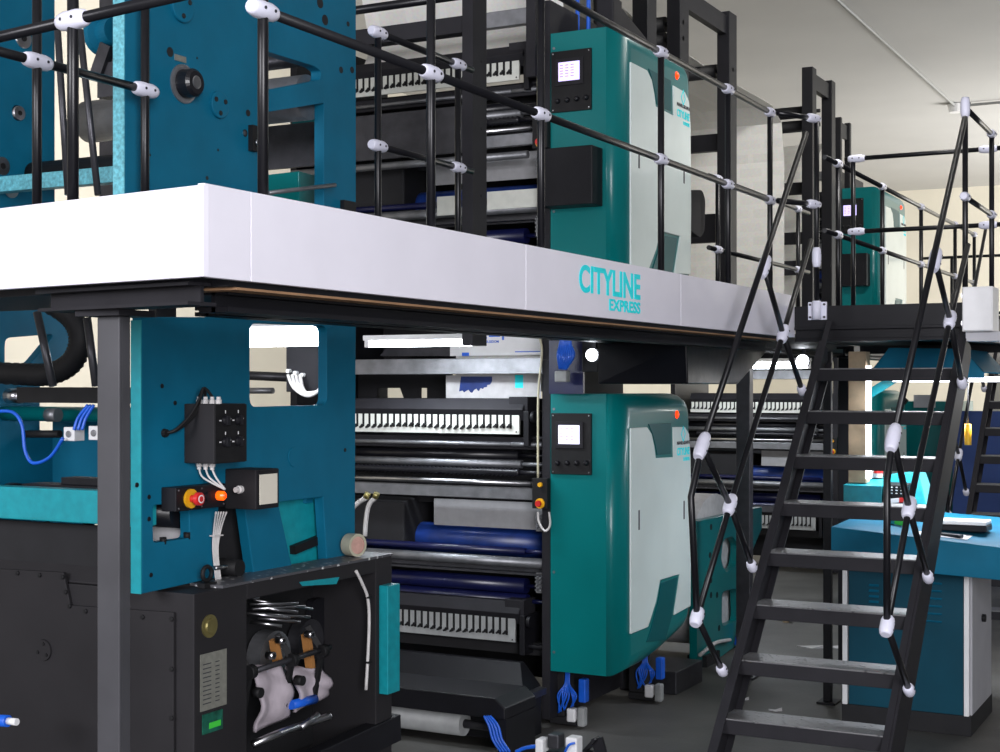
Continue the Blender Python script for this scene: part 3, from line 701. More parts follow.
B().lathe(p, (0, 1, 0), [(0, .034), (.03, .03), (.05, .015)], 16).build('lamp_housing', 'dark', t)
b = B(); b.box(p.x-.01, p.x+.01, p.y+.01, p.y+.03, p.z, 1.985); b.build('bracket', 'dark', t)
p = at(803, 361, Y=9.0)
t = thing('spot_lamp', p, 'glaring work light behind the top of the staircase', 'lamp')
B().lathe(p, (0, -1, 0), [(0, .03), (.012, .04), (.02, .035)], 16).build('lens', 'lamp', t)
B().lathe(p, (0, 1, 0), [(0, .045), (.03, .04), (.05, .02)], 16).build('lamp_housing', 'dark', t)
b = B(); b.box(p.x-.01, p.x+.01, p.y+.01, p.y+.03, p.z, 1.985); b.build('bracket', 'dark', t)
# ------------------------------------------------------------------ hopper under the walkway
b = B()
x0 = at(598, 380, Y=6.2).x; x1 = at(688, 380, Y=6.2).x
zb = zat(384, x1, 6.2); ztp = 1.96
yb = at(738, 384, X=x1).y; yt = at(770, 345, X=x1).y
b.hexa([(x0, 6.2, zb), (x1, 6.2, zb), (x1, yb, zb), (x0, yb, zb)], [(x0, 6.2, ztp-.01), (x1, 6.18, ztp-.01), (x1, yt, ztp-.01), (x0, yt, ztp-.01)])
tag(b.build('drip_hopper', 'glass_smoke', None, .006), 'glossy black sheet metal hopper hanging under the walkway above the lower cover', 'hopper')
# ------------------------------------------------------------------ folder (left machine)
XP = -3.017; XPU = -3.15; XBs = -2.9
fo = thing('newspaper_folder', (-3.5, 4.0, 0), 'large folder machine with perforated teal side frames on a dark grey base at the left', 'folding machine')
ZBT = 1.117; YB0 = at(194, 593, X=XBs).y; YB1 = at(392, 553, X=XBs).y; YO0 = at(247, 600, X=XBs).y; YO1 = at(376, 600, X=XBs).y
# base body
b = B(); b.box(-4.6, XBs, YB0, YO0, 0, ZBT-.004); b.box(-4.6, -3.2, YO0, YB1, 0, ZBT-.004); b.box(-3.2, XBs, YO1, YB1, 0, ZBT-.004)
b.box(-3.2, XBs, YO0, YO1, ZBT-.055, ZBT-.004)
b.build('base_body', 'base_grey', fo, .004)
b = B(); b.bar((XBs-.02, YO0, .42), (XBs-.02, YB1+.05, .46), .06, .10); b.bar((XBs-.10, YO0, .38), (XBs-.10, YO1, .40), .1, .03); b.build('front_rail', 'dark', fo, .004)
# stepped cover plate with screws on the front
pl = [(0, 567), (66, 572), (73, 605), (176, 612), (176, 760), (0, 760)]
b = B().prism('Y', YB0-.012, YB0, xz([(-160, 560)]+pl[1:5]+[(-160, 760)], YB0)); b.mi = 1
for (u, v) in ((18, 573), (40, 575), (63, 577), (66, 592), (70, 606), (86, 611), (143, 617), (172, 619), (172, 669), (172, 718)):
    q = at(u, v, Y=YB0-.012); b.lathe(q, (0, -1, 0), [(0, .008), (.006, .007)], 10)
b.build('cover_plate', ['base_grey', 'rubber'], fo, .002)
q = at(44, 650, Y=YB0-.012); b = B(); b.lathe(q, (0, -1, 0), [(0, .035), (.006, .034)], 24); b.mi = 1
for k in range(3): b.lathe(q+Vector((.022*math.cos(k*2.1+1.4), -.006, .022*math.sin(k*2.1+1.4))), (0, -1, 0), [(0, .006), (.004, .005)], 8)
b.build('round_cap', ['base_grey', 'rubber'], fo)
b = B(); b.hexa([(-4.6, YB0, ZBT-.003), (-3.07, YB0, ZBT-.003), (-3.07, YB0+.3, ZBT-.003), (-4.6, YB0+.3, ZBT-.003)], [(-4.6, YB0+.06, ZBT+.09), (-3.16, YB0+.06, ZBT+.09), (-3.16, YB0+.3, ZBT+.09), (-4.6, YB0+.3, ZBT+.09)])
b.build('base_hump', 'base_grey', fo, .01, 3)
# tread board
b = B(); b.box(XBs-.13, XBs+.004, at(222, 585, X=XBs).y, YB1, ZBT-.003, ZBT+.006); b.build('footboard', 'foot_plate', fo)
# nameplate etc.
a = at(200, 655, X=XBs); e = at(226, 712, X=XBs)
b = B(); b.box(XBs, XBs+.003, a.y, e.y, zat(712, XBs, a.y), zat(655, XBs, a.y)); b.mi = 1
for k in range(10):
    z = zat(665+4.4*k, XBs, a.y); b.box(XBs+.003, XBs+.0036, a.y+.01, a.y+.05, z-.003, z); b.box(XBs+.003, XBs+.0036, a.y+.07, a.y+.09, z-.003, z)
b.build('nameplate', ['nameplate', 'ink_black'], fo)
a = at(202, 716, X=XBs); e = at(222, 735, X=XBs); b = B(); b.box(XBs, XBs+.003, a.y, e.y, zat(735, XBs, a.y), zat(715, XBs, a.y)); b.mi = 1; b.box(XBs+.003, XBs+.0035, a.y+.03, e.y-.01, zat(731, XBs, a.y), zat(725, XBs, a.y)); b.build('green_label_plate', ['green_label', 'green'], fo)
q = at(209, 626, X=XBs); b = B(); b.lathe(q, (1, 0, 0), [(0, .036), (.005, .036), (.006, .024), (.012, .022)], 24); b.build('oil_sight_glass', 'brass', fo)
# lifting eye
q = at(207, 583, Z=ZBT+.01); b = B()
b.rings([q+Vector((0, .022*math.cos(a_*PI/8), .03+.022*math.sin(a_*PI/8))) for a_ in range(17)], .007, 8, caps=False); b.box(q.x-.015, q.x+.015, q.y-.03, q.y+.03, ZBT-.003, ZBT+.012); b.build('lifting_eye', 'rubber', fo)
# mechanism inside the opening
mech = B()
b = B(); b.box(-3.2, -3.18, YO0+.002, YO1-.002, .4, ZBT-.06); b.build('inner_plate', 'dark_matte', fo)
def io(px, py, x): return at(px, py, X=x)
def draped(q, name):   # q: four pixel corners tl,tr,br,bl ; folded sheet with soft creases
    b = B(); N = 14; P = [io(*c_, -3.0) for c_ in q]; g = []
    for i in range(N+1):
        row = []
        for j in range(N+1):
            u, v = j/N, i/N
            p = P[0]*(1-u)*(1-v)+P[1]*u*(1-v)+P[2]*u*v+P[3]*(1-u)*v
            p = p+Vector((.010*math.sin(u*7+v*3)*math.sin(v*3)+.006*math.sin(v*13-u*5)+.03*math.sin(v*PI), 0, 0))
            row.append(b.bm.verts.new(p))
        g.append(row)
    for i in range(N):
        for j in range(N): b._f([g[i][j], g[i][j+1], g[i+1][j+1], g[i+1][j]], True)
    o = b.build(name, 'cloth', fo); md = o.modifiers.new('s', 'SOLIDIFY'); md.thickness = .012; return o
draped([(248, 668), (276, 664), (286, 715), (252, 732)], 'delivered_paper')
draped([(284, 668), (316, 668), (325, 694), (292, 712)], 'delivered_paper')
b = B(); b.tube(io(248, 673, -2.95), io(330, 647, -2.95), .010); 
b.build('gripper_shaft', 'steel_dark', fo)
for (u, v) in ((250, 672), (292, 660), (322, 651)):
    b = B(); q = io(u, v, -2.95); b.tube(q-Vector((0, .014, 0)), q+Vector((0, .014, 0)), .024, 16)
    b.bar(q, q+Vector((-.02, -.02, -.16)), .014, .02); b.bar(q, q+Vector((-.04, -.03, .09)), .014, .02); b.build('gripper_arm', 'rubber', fo)
for (u, v) in ((254, 692), (296, 680)):
    q = io(u, v, -2.93); b = B(); b.tube(q, q+Vector((.03, 0, 0)), .017, 14); b.build('knob', 'rubber', fo)
for (u, v) in ((277, 640), (306, 634), (267, 655)):
    q = io(u, v, -2.98); b = B(); b.tube(q, q+Vector((.03, 0, 0)), .013, 14); b.mi = 1; b.tube(q+Vector((.03, 0, 0)), q+Vector((.032, 0, 0)), .006, 10); b.build('belt_pulley', ['steel', 'rubber'], fo)
for (u0, v0, u1_, v1_) in ((274, 640, 278, 664), (306, 634, 311, 672)):
    b = B(); b.bar(io(u0, v0, -3.0), io(u1_, v1_, -3.0), .03, .02); b.build('belt', 'belt', fo)
for i, (u0, v0, u1_, v1_) in enumerate(((250, 604, 298, 603), (254, 600, 312, 609), (256, 607, 298, 612), (247, 613, 290, 618), (252, 609, 305, 606), (258, 618, 300, 622), (250, 622, 282, 626), (262, 614, 310, 617))):
    b = B(); b.tube(io(u0, v0, -3.08), io(u1_, v1_, -2.99), .006, 8); b.build('finger_rod', 'steel', fo)
b = B(); b.tube(io(249, 592, -2.96), io(283, 588, -2.96), .007); b.box(-2.98, -2.94, io(248, 0, -2.96).y, io(255, 0, -2.96).y, zat(601, -2.96, 3.78), zat(588, -2.96, 3.78)); b.build('hand_lever', 'steel', fo)
b = B(); b.lathe(io(262, 655, -3.15), (1, 0, 0), [(0, .09), (.06, .09)], 28); b.build('cam_disc', 'steel_dull', fo)
b = B(); b.lathe(io(300, 640, -3.15), (1, 0, 0), [(0, .08), (.05, .08)], 28); b.build('cam_disc', 'steel_dark', fo)
b = B(); b.lathe(io(345, 665, -3.17), (1, 0, 0), [(0, .10), (.10, .10), (.11, .07)], 28); b.build('drive_wheel', 'rubber', fo)
b = B(); b.prism('X', -3.16, -3.13, roundpoly(yz([(310, 600), (350, 592), (358, 640), (352, 690), (318, 700), (312, 650)], -3.14), .03)); b.build('inner_bracket', 'dark', fo)
b = B(); b.tube(io(300, 728, -2.95), io(318, 715, -2.95), .012); b.path([io(252, 745, -2.97), io(275, 735, -2.93), io(300, 726, -2.96), io(330, 716, -2.93)], .014); b.build('chrome_pipe', 'steel', fo)
b = B(); b.tube(io(291, 705, -2.96), io(315, 699, -2.96), .016); b.build('blue_actuator', 'blue_tube', fo)
b = B(); b.path([io(356, 571, XBs+.006), io(362, 583, XBs+.006), io(368, 600, XBs+.006), io(369, 630, XBs+.006), io(366, 690, XBs+.006)], .006); b.mi = 1
for (u, v) in ((367, 597), (367, 662)): b.box(XBs+.0, XBs+.014, io(u, v, XBs).y-.012, io(u, v, XBs).y+.012, io(u, v, XBs).z-.004, io(u, v, XBs).z+.004)
b.build('cable', ['cable_white', 'rubber'], fo)
b = B(); b.prism('X', XBs+.0, XBs+.002, yz([(299, 582), (339, 577), (336, 584), (302, 586)], XBs)); b.build('teal_sticker', 'teal_bright', fo)
# teal end strip of the base
a = at(388, 640, X=-2.86); e = at(400, 640, X=-2.86)
b = B(); b.box(-2.90, -2.86, a.y, e.y, zat(695, -2.86, a.y), zat(586, -2.86, a.y)); b.build('end_guard', 'teal_bright', fo, .003)
# lower teal frame, with openings
outer = [(142, 594), (142, 317), (356, 317), (355, 556), (327, 560), (323, 497), (278, 502), (292, 566), (254, 575), (244, 503), (219, 504), (215, 578)]
win = roundpoly(yz([(250, 323), (250, 407), (327, 405), (327, 326)], XP), .035, 6)
h1 = roundpoly(yz([(153, 505), (153, 543), (190, 538), (189, 503)], XP), .018, 4)
b = B().prism('X', XP-.04, XP, yz(outer, XP), [win[::-1], h1[::-1]])
tf = b.build('side_frame', ['teal'], fo, .003); tf['label'] = 'lower teal side frame with rounded window'
b = B(); q0 = at(142, 594, X=XP); b.box(XP-.041, XP-.0005, q0.y-.004, q0.y-.0005, q0.z, 1.95); b.build('frame_edge', 'teal_bright', fo)  # front edge; the light falling on it is put into the brighter teal
b = B()
for (u, v) in ((137, 485), (149, 497), (149, 519), (151, 575), (162, 386), (175, 403), (297, 455), (345, 450)):
    q = at(u, v, X=XP); b = B(); b.lathe(q-Vector((.001, 0, 0)), (1, 0, 0), [(0, .008), (.003, .007)], 10); b.build('frame_bolt', 'dark', fo)
b = B(); b.box(-3.45, -3.13, 3.78, 3.86, ZBT, 1.50); b.box(-4.25, -3.15, 3.52, 3.54, ZBT, 1.30); b.box(-3.6, -3.13, 3.86, 4.5, ZBT, 1.42); b.build('dark_backing', 'dark_matte', fo)  # added dark backing that hides the bright wall behind the frame openings
q = at(294, 457, X=XP); b = B(); b.lathe(q, (1, 0, 0), [(0, .035), (.003, .034)], 24); b.build('round_cap', 'teal', fo)
b = B(); b.prism('X', XP-.09, XP-.06, yz([(274, 498), (326, 493), (333, 562), (290, 568)], XP-.07)); b.build('inner_guard', 'teal_bright', fo)
b = B(); b.bar(at(292, 550, X=XP-.05), at(322, 538, X=XP-.05), .03, .03); b.build('hinge_arm', 'rubber', fo)
b = B(); q = at(240, 568, X=XP+.03); b.tube(q-Vector((.12, 0, 0)), q, .028, 20); b.mi = 1; b.tube(at(214, 568, X=XP+.02), at(226, 567, X=XP+.02), .007); b.build('hand_knob', ['rubber', 'steel'], fo)
# stuff in hole 1
b = B(); b.tube((-3.9, 3.62, 1.345), (-3.07, 3.62, 1.345), .05, 20)
for x in (-3.8, -3.5, -3.2): b.tube((x-.02, 3.62, 1.36), (x+.02, 3.62, 1.36), .058, 20)
b.build('nip_roller', 'rubber_gloss', fo)
b = B(); b.box(-3.40, -3.07, 3.66, 3.67, 1.125, 1.30); b.build('paper_strip', 'scrap', fo)
for (u, v) in ((163, 541), (187, 536)): q = at(u, v, X=XP-.01); b = B(); b.tube(q-Vector((0, 0, .01)), q+Vector((0, 0, .012)), .011, 12); b.build('cap_screw', 'rubber', fo)
# switch boxes on the frame
def xbox(px0, px1, px2, py0, py1, name, m, label=None):
    y0 = at(px0, 0, X=XP).y; r = at(px1, 0, Y=y0); x1 = r.x; y1 = at(px2, 0, X=x1).y
    z1, z0 = zat(py0, x1, y0), zat(py1, x1, y0)
    o = B().box(XP, x1, y0, y1, z0, z1).build(name, m, fo, .003)
    if label: o['label'] = label
    return o, x1, y0, y1, z0, z1
sb, x1, y0, y1, z0, z1 = xbox(184, 214, 246, 404, 464, 'switch_box', 'base_grey')
b = B().box(x1, x1+.004, y0+.002, y1-.002, z0+.002, z1-.002); b.build('switch_plate', 'rubber', sb)
for i in range(2):
    for j in range(2):
        yy = y0+(y1-y0)*(.32+.4*i); zz = z1-(z1-z0)*(.28+.36*j)
        b = B(); b.lathe((x1+.004, yy, zz), (1, 0, 0), [(0, .017), (.005, .016), (.008, .012)], 16); b.bar((x1+.016, yy, zz-.014), (x1+.016, yy, zz+.014), .007, .014)
        b.mi = 1; b.box(x1+.004, x1+.0046, yy-.03, yy-.020, zz-.002, zz+.002); b.bar((x1+.005, yy+.018, zz-.004), (x1+.005, yy+.026, zz+.006), .001, .003); b.box(x1+.004, x1+.0046, yy-.002, yy+.002, zz+.022, zz+.032)
        b.build('rotary_switch', ['rubber_gloss', 'white_plastic'], sb)
for k in range(4):
    b = B(); xx = x1-.10+.026*k; b.lathe((xx, y0+.05, z1), (0, 0, 1), [(0, .010), (.012, .010), (.014, .007), (.022, .007)], 10); b.build('cable_gland', 'cable_white', sb)
for k in range(3):
    b = B(); xx = x1-.10+.026*k; b.lathe((xx, y0+.05, z0), (0, 0, -1), [(0, .010), (.012, .010), (.014, .007), (.022, .007)], 10); b.build('cable_gland', 'cable_white', sb)
for k in range(3):
    b = B(); xx = x1-.10+.026*k; b.path([(xx, y0+.05, z0-.02), (xx+.01, y0+.06, z0-.05), (x1-.02, y0+.08, z0-.085)], .0035, 6); b.build('cable', 'cable_white', sb)
b = B()
q = at(164, 433, X=XP)
for k in range(3): b.path([q, q+Vector((.03, .02+.004*k, .01)), (XP+.05, q.y+.07+.01*k, z1-.03), (XP+.06, y0+.02, z1+.04+.004*k), (x1-.10+.026*k, y0+.05, z1+.022)], .005, 8)
b.lathe(q, (1, 0, 0), [(0, .014), (.012, .012)], 12); b.build('cable', 'rubber', fo)
eb, x1, y0, y1, z0, z1 = xbox(161, 176, 226, 488, 512, 'emergency_stop_box', 'dark')
yy = y0+(y1-y0)*.27; zz = (z0+z1)/2
b = B(); b.lathe((x1, yy, zz), (1, 0, 0), [(0, .030), (.008, .030)], 24); b.mi = 1; b.lathe((x1+.008, yy, zz), (1, 0, 0), [(0, .012), (.02, .012), (.021, .021), (.034, .020), (.036, .012)], 20); b.mi = 2; b.lathe((x1+.044, yy, zz), (1, 0, 0), [(0, .013), (.0008, .013)], 16); b.mi = 1; b.lathe((x1+.045, yy, zz), (1, 0, 0), [(0, .009), (.001, .009)], 16)
b.build('stop_button', ['yellow', 'red', 'white_plastic'], eb)
yy = y0+(y1-y0)*.84
b = B(); b.lathe((x1, yy-.05, zz), (1, 0, 0), [(0, .016), (.004, .015)], 16); b.build('dark_lamp', 'rubber_gloss', eb)
b = B(); b.lathe((x1, yy, zz), (1, 0, 0), [(0, .015), (.02, .015), (.026, .010)], 16); b.build('pilot_lamp', 'orange_glow', eb)
b = B(); b.lathe((x1+.026, yy, zz), (1, 0, 0), [(0, .009), (.003, .006)], 12); b.build('lamp_core', 'orange_core', eb)
b = B()
for t_ in (.05, .5, .95):
    for s_ in (.12, .88): b = B(); b.lathe((x1, y0+(y1-y0)*t_, z0+(z1-z0)*s_), (1, 0, 0), [(0, .0035), (.002, .003)], 8); b.build('screw', 'steel', eb)
jb, x1, y0, y1, z0, z1 = xbox(225, 256, 278.5, 470, 510, 'junction_box', 'base_grey')
b = B(); b.box(x1, x1+.003, y0+.003, y1-.003, z0+.002, z1-.002); b.build('face_frame', 'dark', jb)
b = B(); b.box(x1+.003, x1+.006, y0+.014, y1-.014, z0+.016, z1-.016); o = b.build('face_panel', 'cream', jb); o['label'] = 'pale cream front panel'
b = B(); b.lathe((x1-.06, y0, (z0+z1)/2), (0, -1, 0), [(0, .013), (.014, .013), (.016, .009), (.03, .009)], 12); b.build('cable_gland', 'cable_white', jb)
b = B()
for k in range(5): b.path([at(216+2.6*k, 512, X=XP+.05), at(214+1.8*k, 528, X=XP+.02), at(213+1.2*k, 550, X=XP+.012), at(216+1.2*k, 581, X=XP+.01)], .003, 6)
b.bar(at(212, 536, X=XP+.018), at(221, 535, X=XP+.018), .02, .004)
b.build('cable_bundle', 'cable_white', fo)
# upper teal frame
up_out = [(125, -60), (356, -60), (356, 222), (125, 222)]
o1 = roundpoly(yz([(262, 50), (262, 91), (320, 80), (321, 71), (314, 66)], XPU), .012, 3)
o2 = roundpoly(yz([(262, 113), (262, 216), (324, 216), (324, 103)], XPU), .01, 3)
b = B().prism('X', XPU-.045, XPU, yz(up_out, XPU), [o1, o2])
uf = b.build('side_frame', 'teal', fo, .003); uf['label'] = 'upper teal side frame with two openings'
q0 = at(125, 100, X=XPU); b = B(); b.box(XPU-.046, XPU-.0005, q0.y-.004, q0.y-.0005, 2.0, 3.4); b.build('frame_edge', 'edge_bright', fo)  # worn front edge, with the light on it put into the pale colour
for (u, v, r) in ((181, 6, .055), (218, 105, .046)):
    q = at(u, v, X=XPU); b = B(); b.lathe(q, (1, 0, 0), [(0, r), (.01, r), (.012, r-.003)], 32); b.mi = 1
    for k in range(3): b.lathe(q+Vector((.012, r*.62*math.cos(k*2.09+.5), r*.62*math.sin(k*2.09+.5))), (1, 0, 0), [(0, .009), (.003, .008)], 10)
    b.build('bearing_cap', ['teal', 'dark_matte'], fo)
q = at(183, 84, X=XPU); b = B(); b.lathe(q, (1, 0, 0), [(0, .064), (.006, .064), (.008, .055)], 32); b.mi = 1; b.lathe(q+Vector((.008, 0, 0)), (1, 0, 0), [(0, .048), (.04, .046), (.05, .037)], 28); b.mi = 2; b.lathe(q+Vector((.058, 0, 0)), (1, 0, 0), [(0, .022), (.002, .018)], 20)
b.build('hand_knob', ['steel_dull', 'rubber_gloss', 'steel'], fo)
q = at(180, 58, X=XPU); b = B(); b.box(XPU, XPU+.003, q.y-.028, q.y+.028, q.z-.012, q.z+.008); b.build('small_label', 'nameplate', fo)
b = B()
for (u, v, r) in ((170, 52, .016), (248, 113, .012), (245, 133, .013), (325, 20, .02), (348, 24, .01), (341, 70, .013), (352, 70, .013), (197, 58, .004), (218, 150, .005), (207, 178, .007), (150, 155, .004), (295, 22, .01), (320, 3, .02)):
    q = at(u, v, X=XPU); b = B(); b.lathe(q-Vector((.0005, 0, 0)), (1, 0, 0), [(0, r), (.0015, r)], 16); b.build('drilled_hole', 'dark_matte', fo)
q = at(244, 133, X=XPU); b = B(); b.lathe(q, (1, 0, 0), [(0, .008), (.004, .008)], 12); b.build('steel_pin', 'steel', fo)
q = at(254, 140, X=XPU+.01); b = B(); b.box(XPU, XPU+.02, q.y-.02, q.y+.015, q.z-.04, q.z+.05); b.mi = 1; b.tube((XPU+.02, q.y, q.z-.01), (XPU+.03, q.y, q.z-.01), .01); b.build('latch', ['rubber', 'steel'], fo)
a = at(340, 200, X=XPU); e = at(352, 213, X=XPU); b = B(); b.box(XPU, XPU+.02, a.y, e.y, e.z, a.z); b.build('terminal_box', 'dark', fo, .002)
# teal hood seen in the lower opening + grey plate
q0, q1 = at(262, 0, Y=4.95).x, at(327, 0, Y=4.95).x
b = B(); b.box(q0-.3, q1+.02, 4.95, 4.97, zat(170, q0, 4.95), zat(127, q0, 4.95)); b.build('inner_plate', 'steel_dark', fo)
x_a, x_b, x_c = at(255, 0, Y=4.85).x, at(299, 0, Y=4.7).x, at(326, 0, Y=4.9).x; zh = zat(171, x_b, 4.7)
b = B(); b.prism('Z', 2.03, zh, [(x_a, 4.86), (x_a, 4.74), (x_b, 4.70), (x_c, 4.86)]); b.build('teal_hood', 'cover_teal', fo, .004)
b = B(); b.box(at(292, 0, Y=5.0).x, at(330, 0, Y=5.0).x, 5.0, 5.03, zat(126, -3.6, 5.0), zat(105, -3.6, 5.0)); b.build('cross_bar', 'cover_teal', fo)
b = B(); b.tube(at(268, 193, X=-3.1), at(335, 185, X=-3.1), .008); b.build('guard_rod', 'steel_dull', fo)
# far side frame (X = -4.3)
XFar = -4.3
fp_ = [(-60, -60), (55, -60), (55, 232), (-60, 232)]
hs = [circ(at(18, 113, X=XFar).y, at(18, 113, X=XFar).z, .03, 16)]
b = B().prism('X', XFar-.04, XFar, yz(fp_, XFar), [h for h in hs]); b.build('side_frame', 'teal', fo, .003)
for (u, v, r) in ((20, 113, .028), (3, 166, .035), (12, 189, .035), (24, 38, .04)):
    q = at(u, v, X=XFar+.005); b = B(); b.tube(q-Vector((.12, 0, 0)), q, r, 20); b.mi = 1; b.tube(q, q+Vector((.002, 0, 0)), r*.35, 12); b.build('journal_end', ['steel', 'rubber'], fo)
lowp = [(-60, 300), (60, 300), (72, 330), (72, 350), (40, 372), (40, 430), (95, 440), (95, 600), (-60, 600)]
hw = roundpoly(yz([(5, 338), (55, 334), (30, 364), (5, 369)], XFar), .03, 4)
b = B().prism('X', XFar-.04, XFar, yz(lowp, XFar), [hw]); b.build('side_frame', 'teal', fo, .003)
# rollers and bars between frames
def fx(py, px, Y): return at(px, py, Y=Y).z
b = B(); b.tube((XFar, 4.5, fx(122, 90, 4.5)), (XPU-.045, 4.5, fx(122, 90, 4.5)), .085, 28); b.build('guide_roller', 'steel_dull', fo)
b = B(); b.tube((XFar, 4.2, fx(170, 90, 4.2)), (XPU-.045, 4.2, fx(170, 90, 4.2)), .05, 24); b.build('guide_roller', 'rubber', fo)
b = B(); b.box(XFar, XPU-.045, 3.95, 4.0, fx(184, 90, 3.95), fx(168, 90, 3.95)); b.build('cross_bar', 'edge_bright', fo, .003)
q = at(102, 36, Y=3.9); b = B(); b.lathe(q, (1, -.3, 0), [(0, .075), (.03, .075), (.035, .05), (.10, .05)], 24); b.build('adjusting_wheel', 'teal', fo)
q = at(108, 45, Y=3.85); b = B(); b.bar(q, at(96, 80, Y=3.85), .03, .05); b.box(q.x-.05, q.x+.05, 3.85, 3.9, q.z-.18, q.z-.06); b.build('clamp_bracket', 'steel_dark', fo)
b = B(); b.box(XFar, at(116, 90, Y=4.8).x, 4.8, 4.82, fx(104, 90, 4.8), fx(70, 90, 4.8)); b.build('inner_plate', 'steel_dull', fo)
b = B(); b.box(XFar-.6, at(117, 90, Y=5.2).x, 5.2, 5.25, 2.0, 3.6); b.build('rear_plate', 'steel_dark', fo)
b = B(); b.box(XFar+.02, -3.95, 4.9, 5.1, 2.3, 3.6); b.build('rear_column', 'cream', fo, .01)
b = B(); b.tube((XFar, 4.7, fx(86, 90, 4.7)), (XPU-.045, 4.7, fx(86, 90, 4.7)), .03, 20); b.build('tie_bar', 'steel_dark', fo)
# slanted rods
for (u0, v0, u1_, v1_) in ((57, 20, 68, 195), (80, 30, 98, 195)):
    b = B(); b.tube(at(u0, v0, Y=3.45), at(u1_, v1_, Y=3.45), .011); b.build('slanted_rod', 'steel_dark', fo)
for (u0, v0, u1_, v1_) in ((37, 312, 53, 386), (87, 318, 96, 386)):
    b = B(); b.tube(at(u0, v0, Y=3.45), at(u1_, v1_, Y=3.45), .013); b.build('slanted_rod', 'steel_dark', fo)
# lower bars
Yq = 3.55
b = B(); b.tube((XFar, 4.05, fx(414, 60, 4.05)), (XP-.045, 4.05, fx(414, 60, 4.05)), .028, 20); b.build('cross_tube', 'cover_teal', fo)
b = B(); b.bar((at(22, 395, Y=3.8).x, 3.8, fx(395, 60, 3.8)), (XP-.045, 3.8, fx(395, 60, 3.8)), .05, .055); b.mi = 1; b.tube(at(8, 396, Y=3.8), at(22, 396, Y=3.8), .026, 16); b.build('slide_bar', ['rubber', 'steel'], fo)
b = B(); b.box(XFar, XP-.045, 4.3, 4.34, fx(492, 60, 4.3), fx(418, 60, 4.3)); b.build('back_plate', 'teal', fo)
b = B(); b.box(XFar, XP-.043, 3.44, 3.50, fx(522, 60, 3.44), fx(489, 60, 3.44)); b.build('cross_bar', 'teal_bright', fo, .004)
b = B(); b.box(at(40, 490, Y=3.6).x, XP-.045, 3.52, 3.62, fx(488, 60, 3.6)-.005, fx(483, 60, 3.6)); b.box(at(72, 485, Y=3.6).x, XP-.1, 3.55, 3.62, fx(483, 60, 3.6), fx(476, 60, 3.6)); b.build('linear_guide', 'dark', fo, .002)
for (u, v) in ((48, 415),):
    q = at(u, v, Y=3.9); b = B(); b.tube(q, q+Vector((.05, 0, 0)), .025, 14); b.mi = 1; b.tube(at(26, 434, Y=3.9), at(60, 434, Y=3.9), .014); b.build('clamp_knob', ['steel_dull', 'rubber'], fo)
for (u, v) in ((71, 434), (96, 433)):
    q = at(u, v, Y=3.75); b = B(); b.box(q.x-.025, q.x+.025, 3.74, 3.79, q.z-.024, q.z+.024); b.mi = 1; b.tube((q.x, 3.74, q.z), (q.x, 3.735, q.z), .012); b.build('valve_body', ['white_plastic', 'steel_dull'], fo, .004)
b = B(); b.path([at(-10, 412, Y=3.72), at(12, 412, Y=3.72), at(22, 425, Y=3.72), at(25, 450, Y=3.72), at(33, 463, Y=3.72), at(50, 457, Y=3.72), at(63, 438, Y=3.72)], .0065, 8); b.build('air_tube', 'blue_tube', fo)
for k in range(3):
    b = B(); b.path([at(74+4*k, 430, Y=3.73), at(78+4*k, 418, Y=3.74), at(88+3*k, 405, Y=3.75)], .006, 6); b.build('air_tube', 'blue_tube', fo)
b = B(); b.ribbed([at(-20, 372, Y=3.75), at(20, 374, Y=3.75), at(50, 374, Y=3.75), at(72, 362, Y=3.75), at(80, 340, Y=3.75), at(72, 318, Y=3.75), at(45, 300, Y=3.75), at(20, 290, Y=3.75)], .041, 14, 10); hose = b.build('corrugated_hose', 'rubber', fo)
for (u0, u1_) in ((20, 48), (62, 90)):
    b = B(); b.bar(at(u1_, 525, Y=3.6), at(u0, 556, Y=3.6), .03, .03); b.build('support_bracket', 'graphite', fo)
b = B(); q = at(14, 722, Y=3.2); b.tube(at(-12, 720, Y=3.2), at(8, 721, Y=3.2), .018, 16); b.mi = 1; b.tube(at(8, 721, Y=3.2), at(17, 722, Y=3.2), .011, 12); b.mi = 0
tag(b.build('torch_handle', ['blue_tube', 'white_plastic']), 'blue handle with white tip poking in at the bottom left edge', 'tool')
# lower interior of window: dark box with white cables
q = at(286, 350, Y=5.6); e = at(326, 392, Y=5.6)
t = thing('cable_box', (q.x, 5.6, 1.5), 'dark electrical box with looping white cables behind the teal frame window', 'electrical box')
B().box(q.x, e.x+.02, 5.6, 5.75, e.z, q.z+.05).build('box_body', 'graphite', t, .004)
for k in range(4):
    b = B(); b.path([at(288+4*k, 375, Y=5.58), at(294+3*k, 388, Y=5.55), at(308, 396-k, Y=5.53), at(320+k, 388, Y=5.55), at(324, 368, Y=5.58), at(326, 352, Y=5.6)], .008, 8); b.build('cable', 'cable_white', t)
for k in range(3):
    b = B(); q2 = at(290+7*k, 371+2*k, Y=5.6); b.lathe(q2, (0, -1, 0), [(0, .010), (.02, .010)], 10); b.build('cable_gland', 'white_plastic', t)
t = thing('wall_pipe', (-5.9, 7.5, 1.2), 'thin grey pipe rack seen through the teal frame window', 'pipe')
b = B(); b.tube((-5.9, 7.5, .8), (-5.9, 7.5, 1.72), .02); b.tube((-5.9, 7.5, 1.72), (-5.6, 7.5, 1.72), .02); b.build('pipe', 'steel_dull', t)
b = B(); b.tube((-6.4, 7.6, 1.84), (-5.4, 7.6, 1.80), .03); b.build('pipe', 'steel_dark', t)
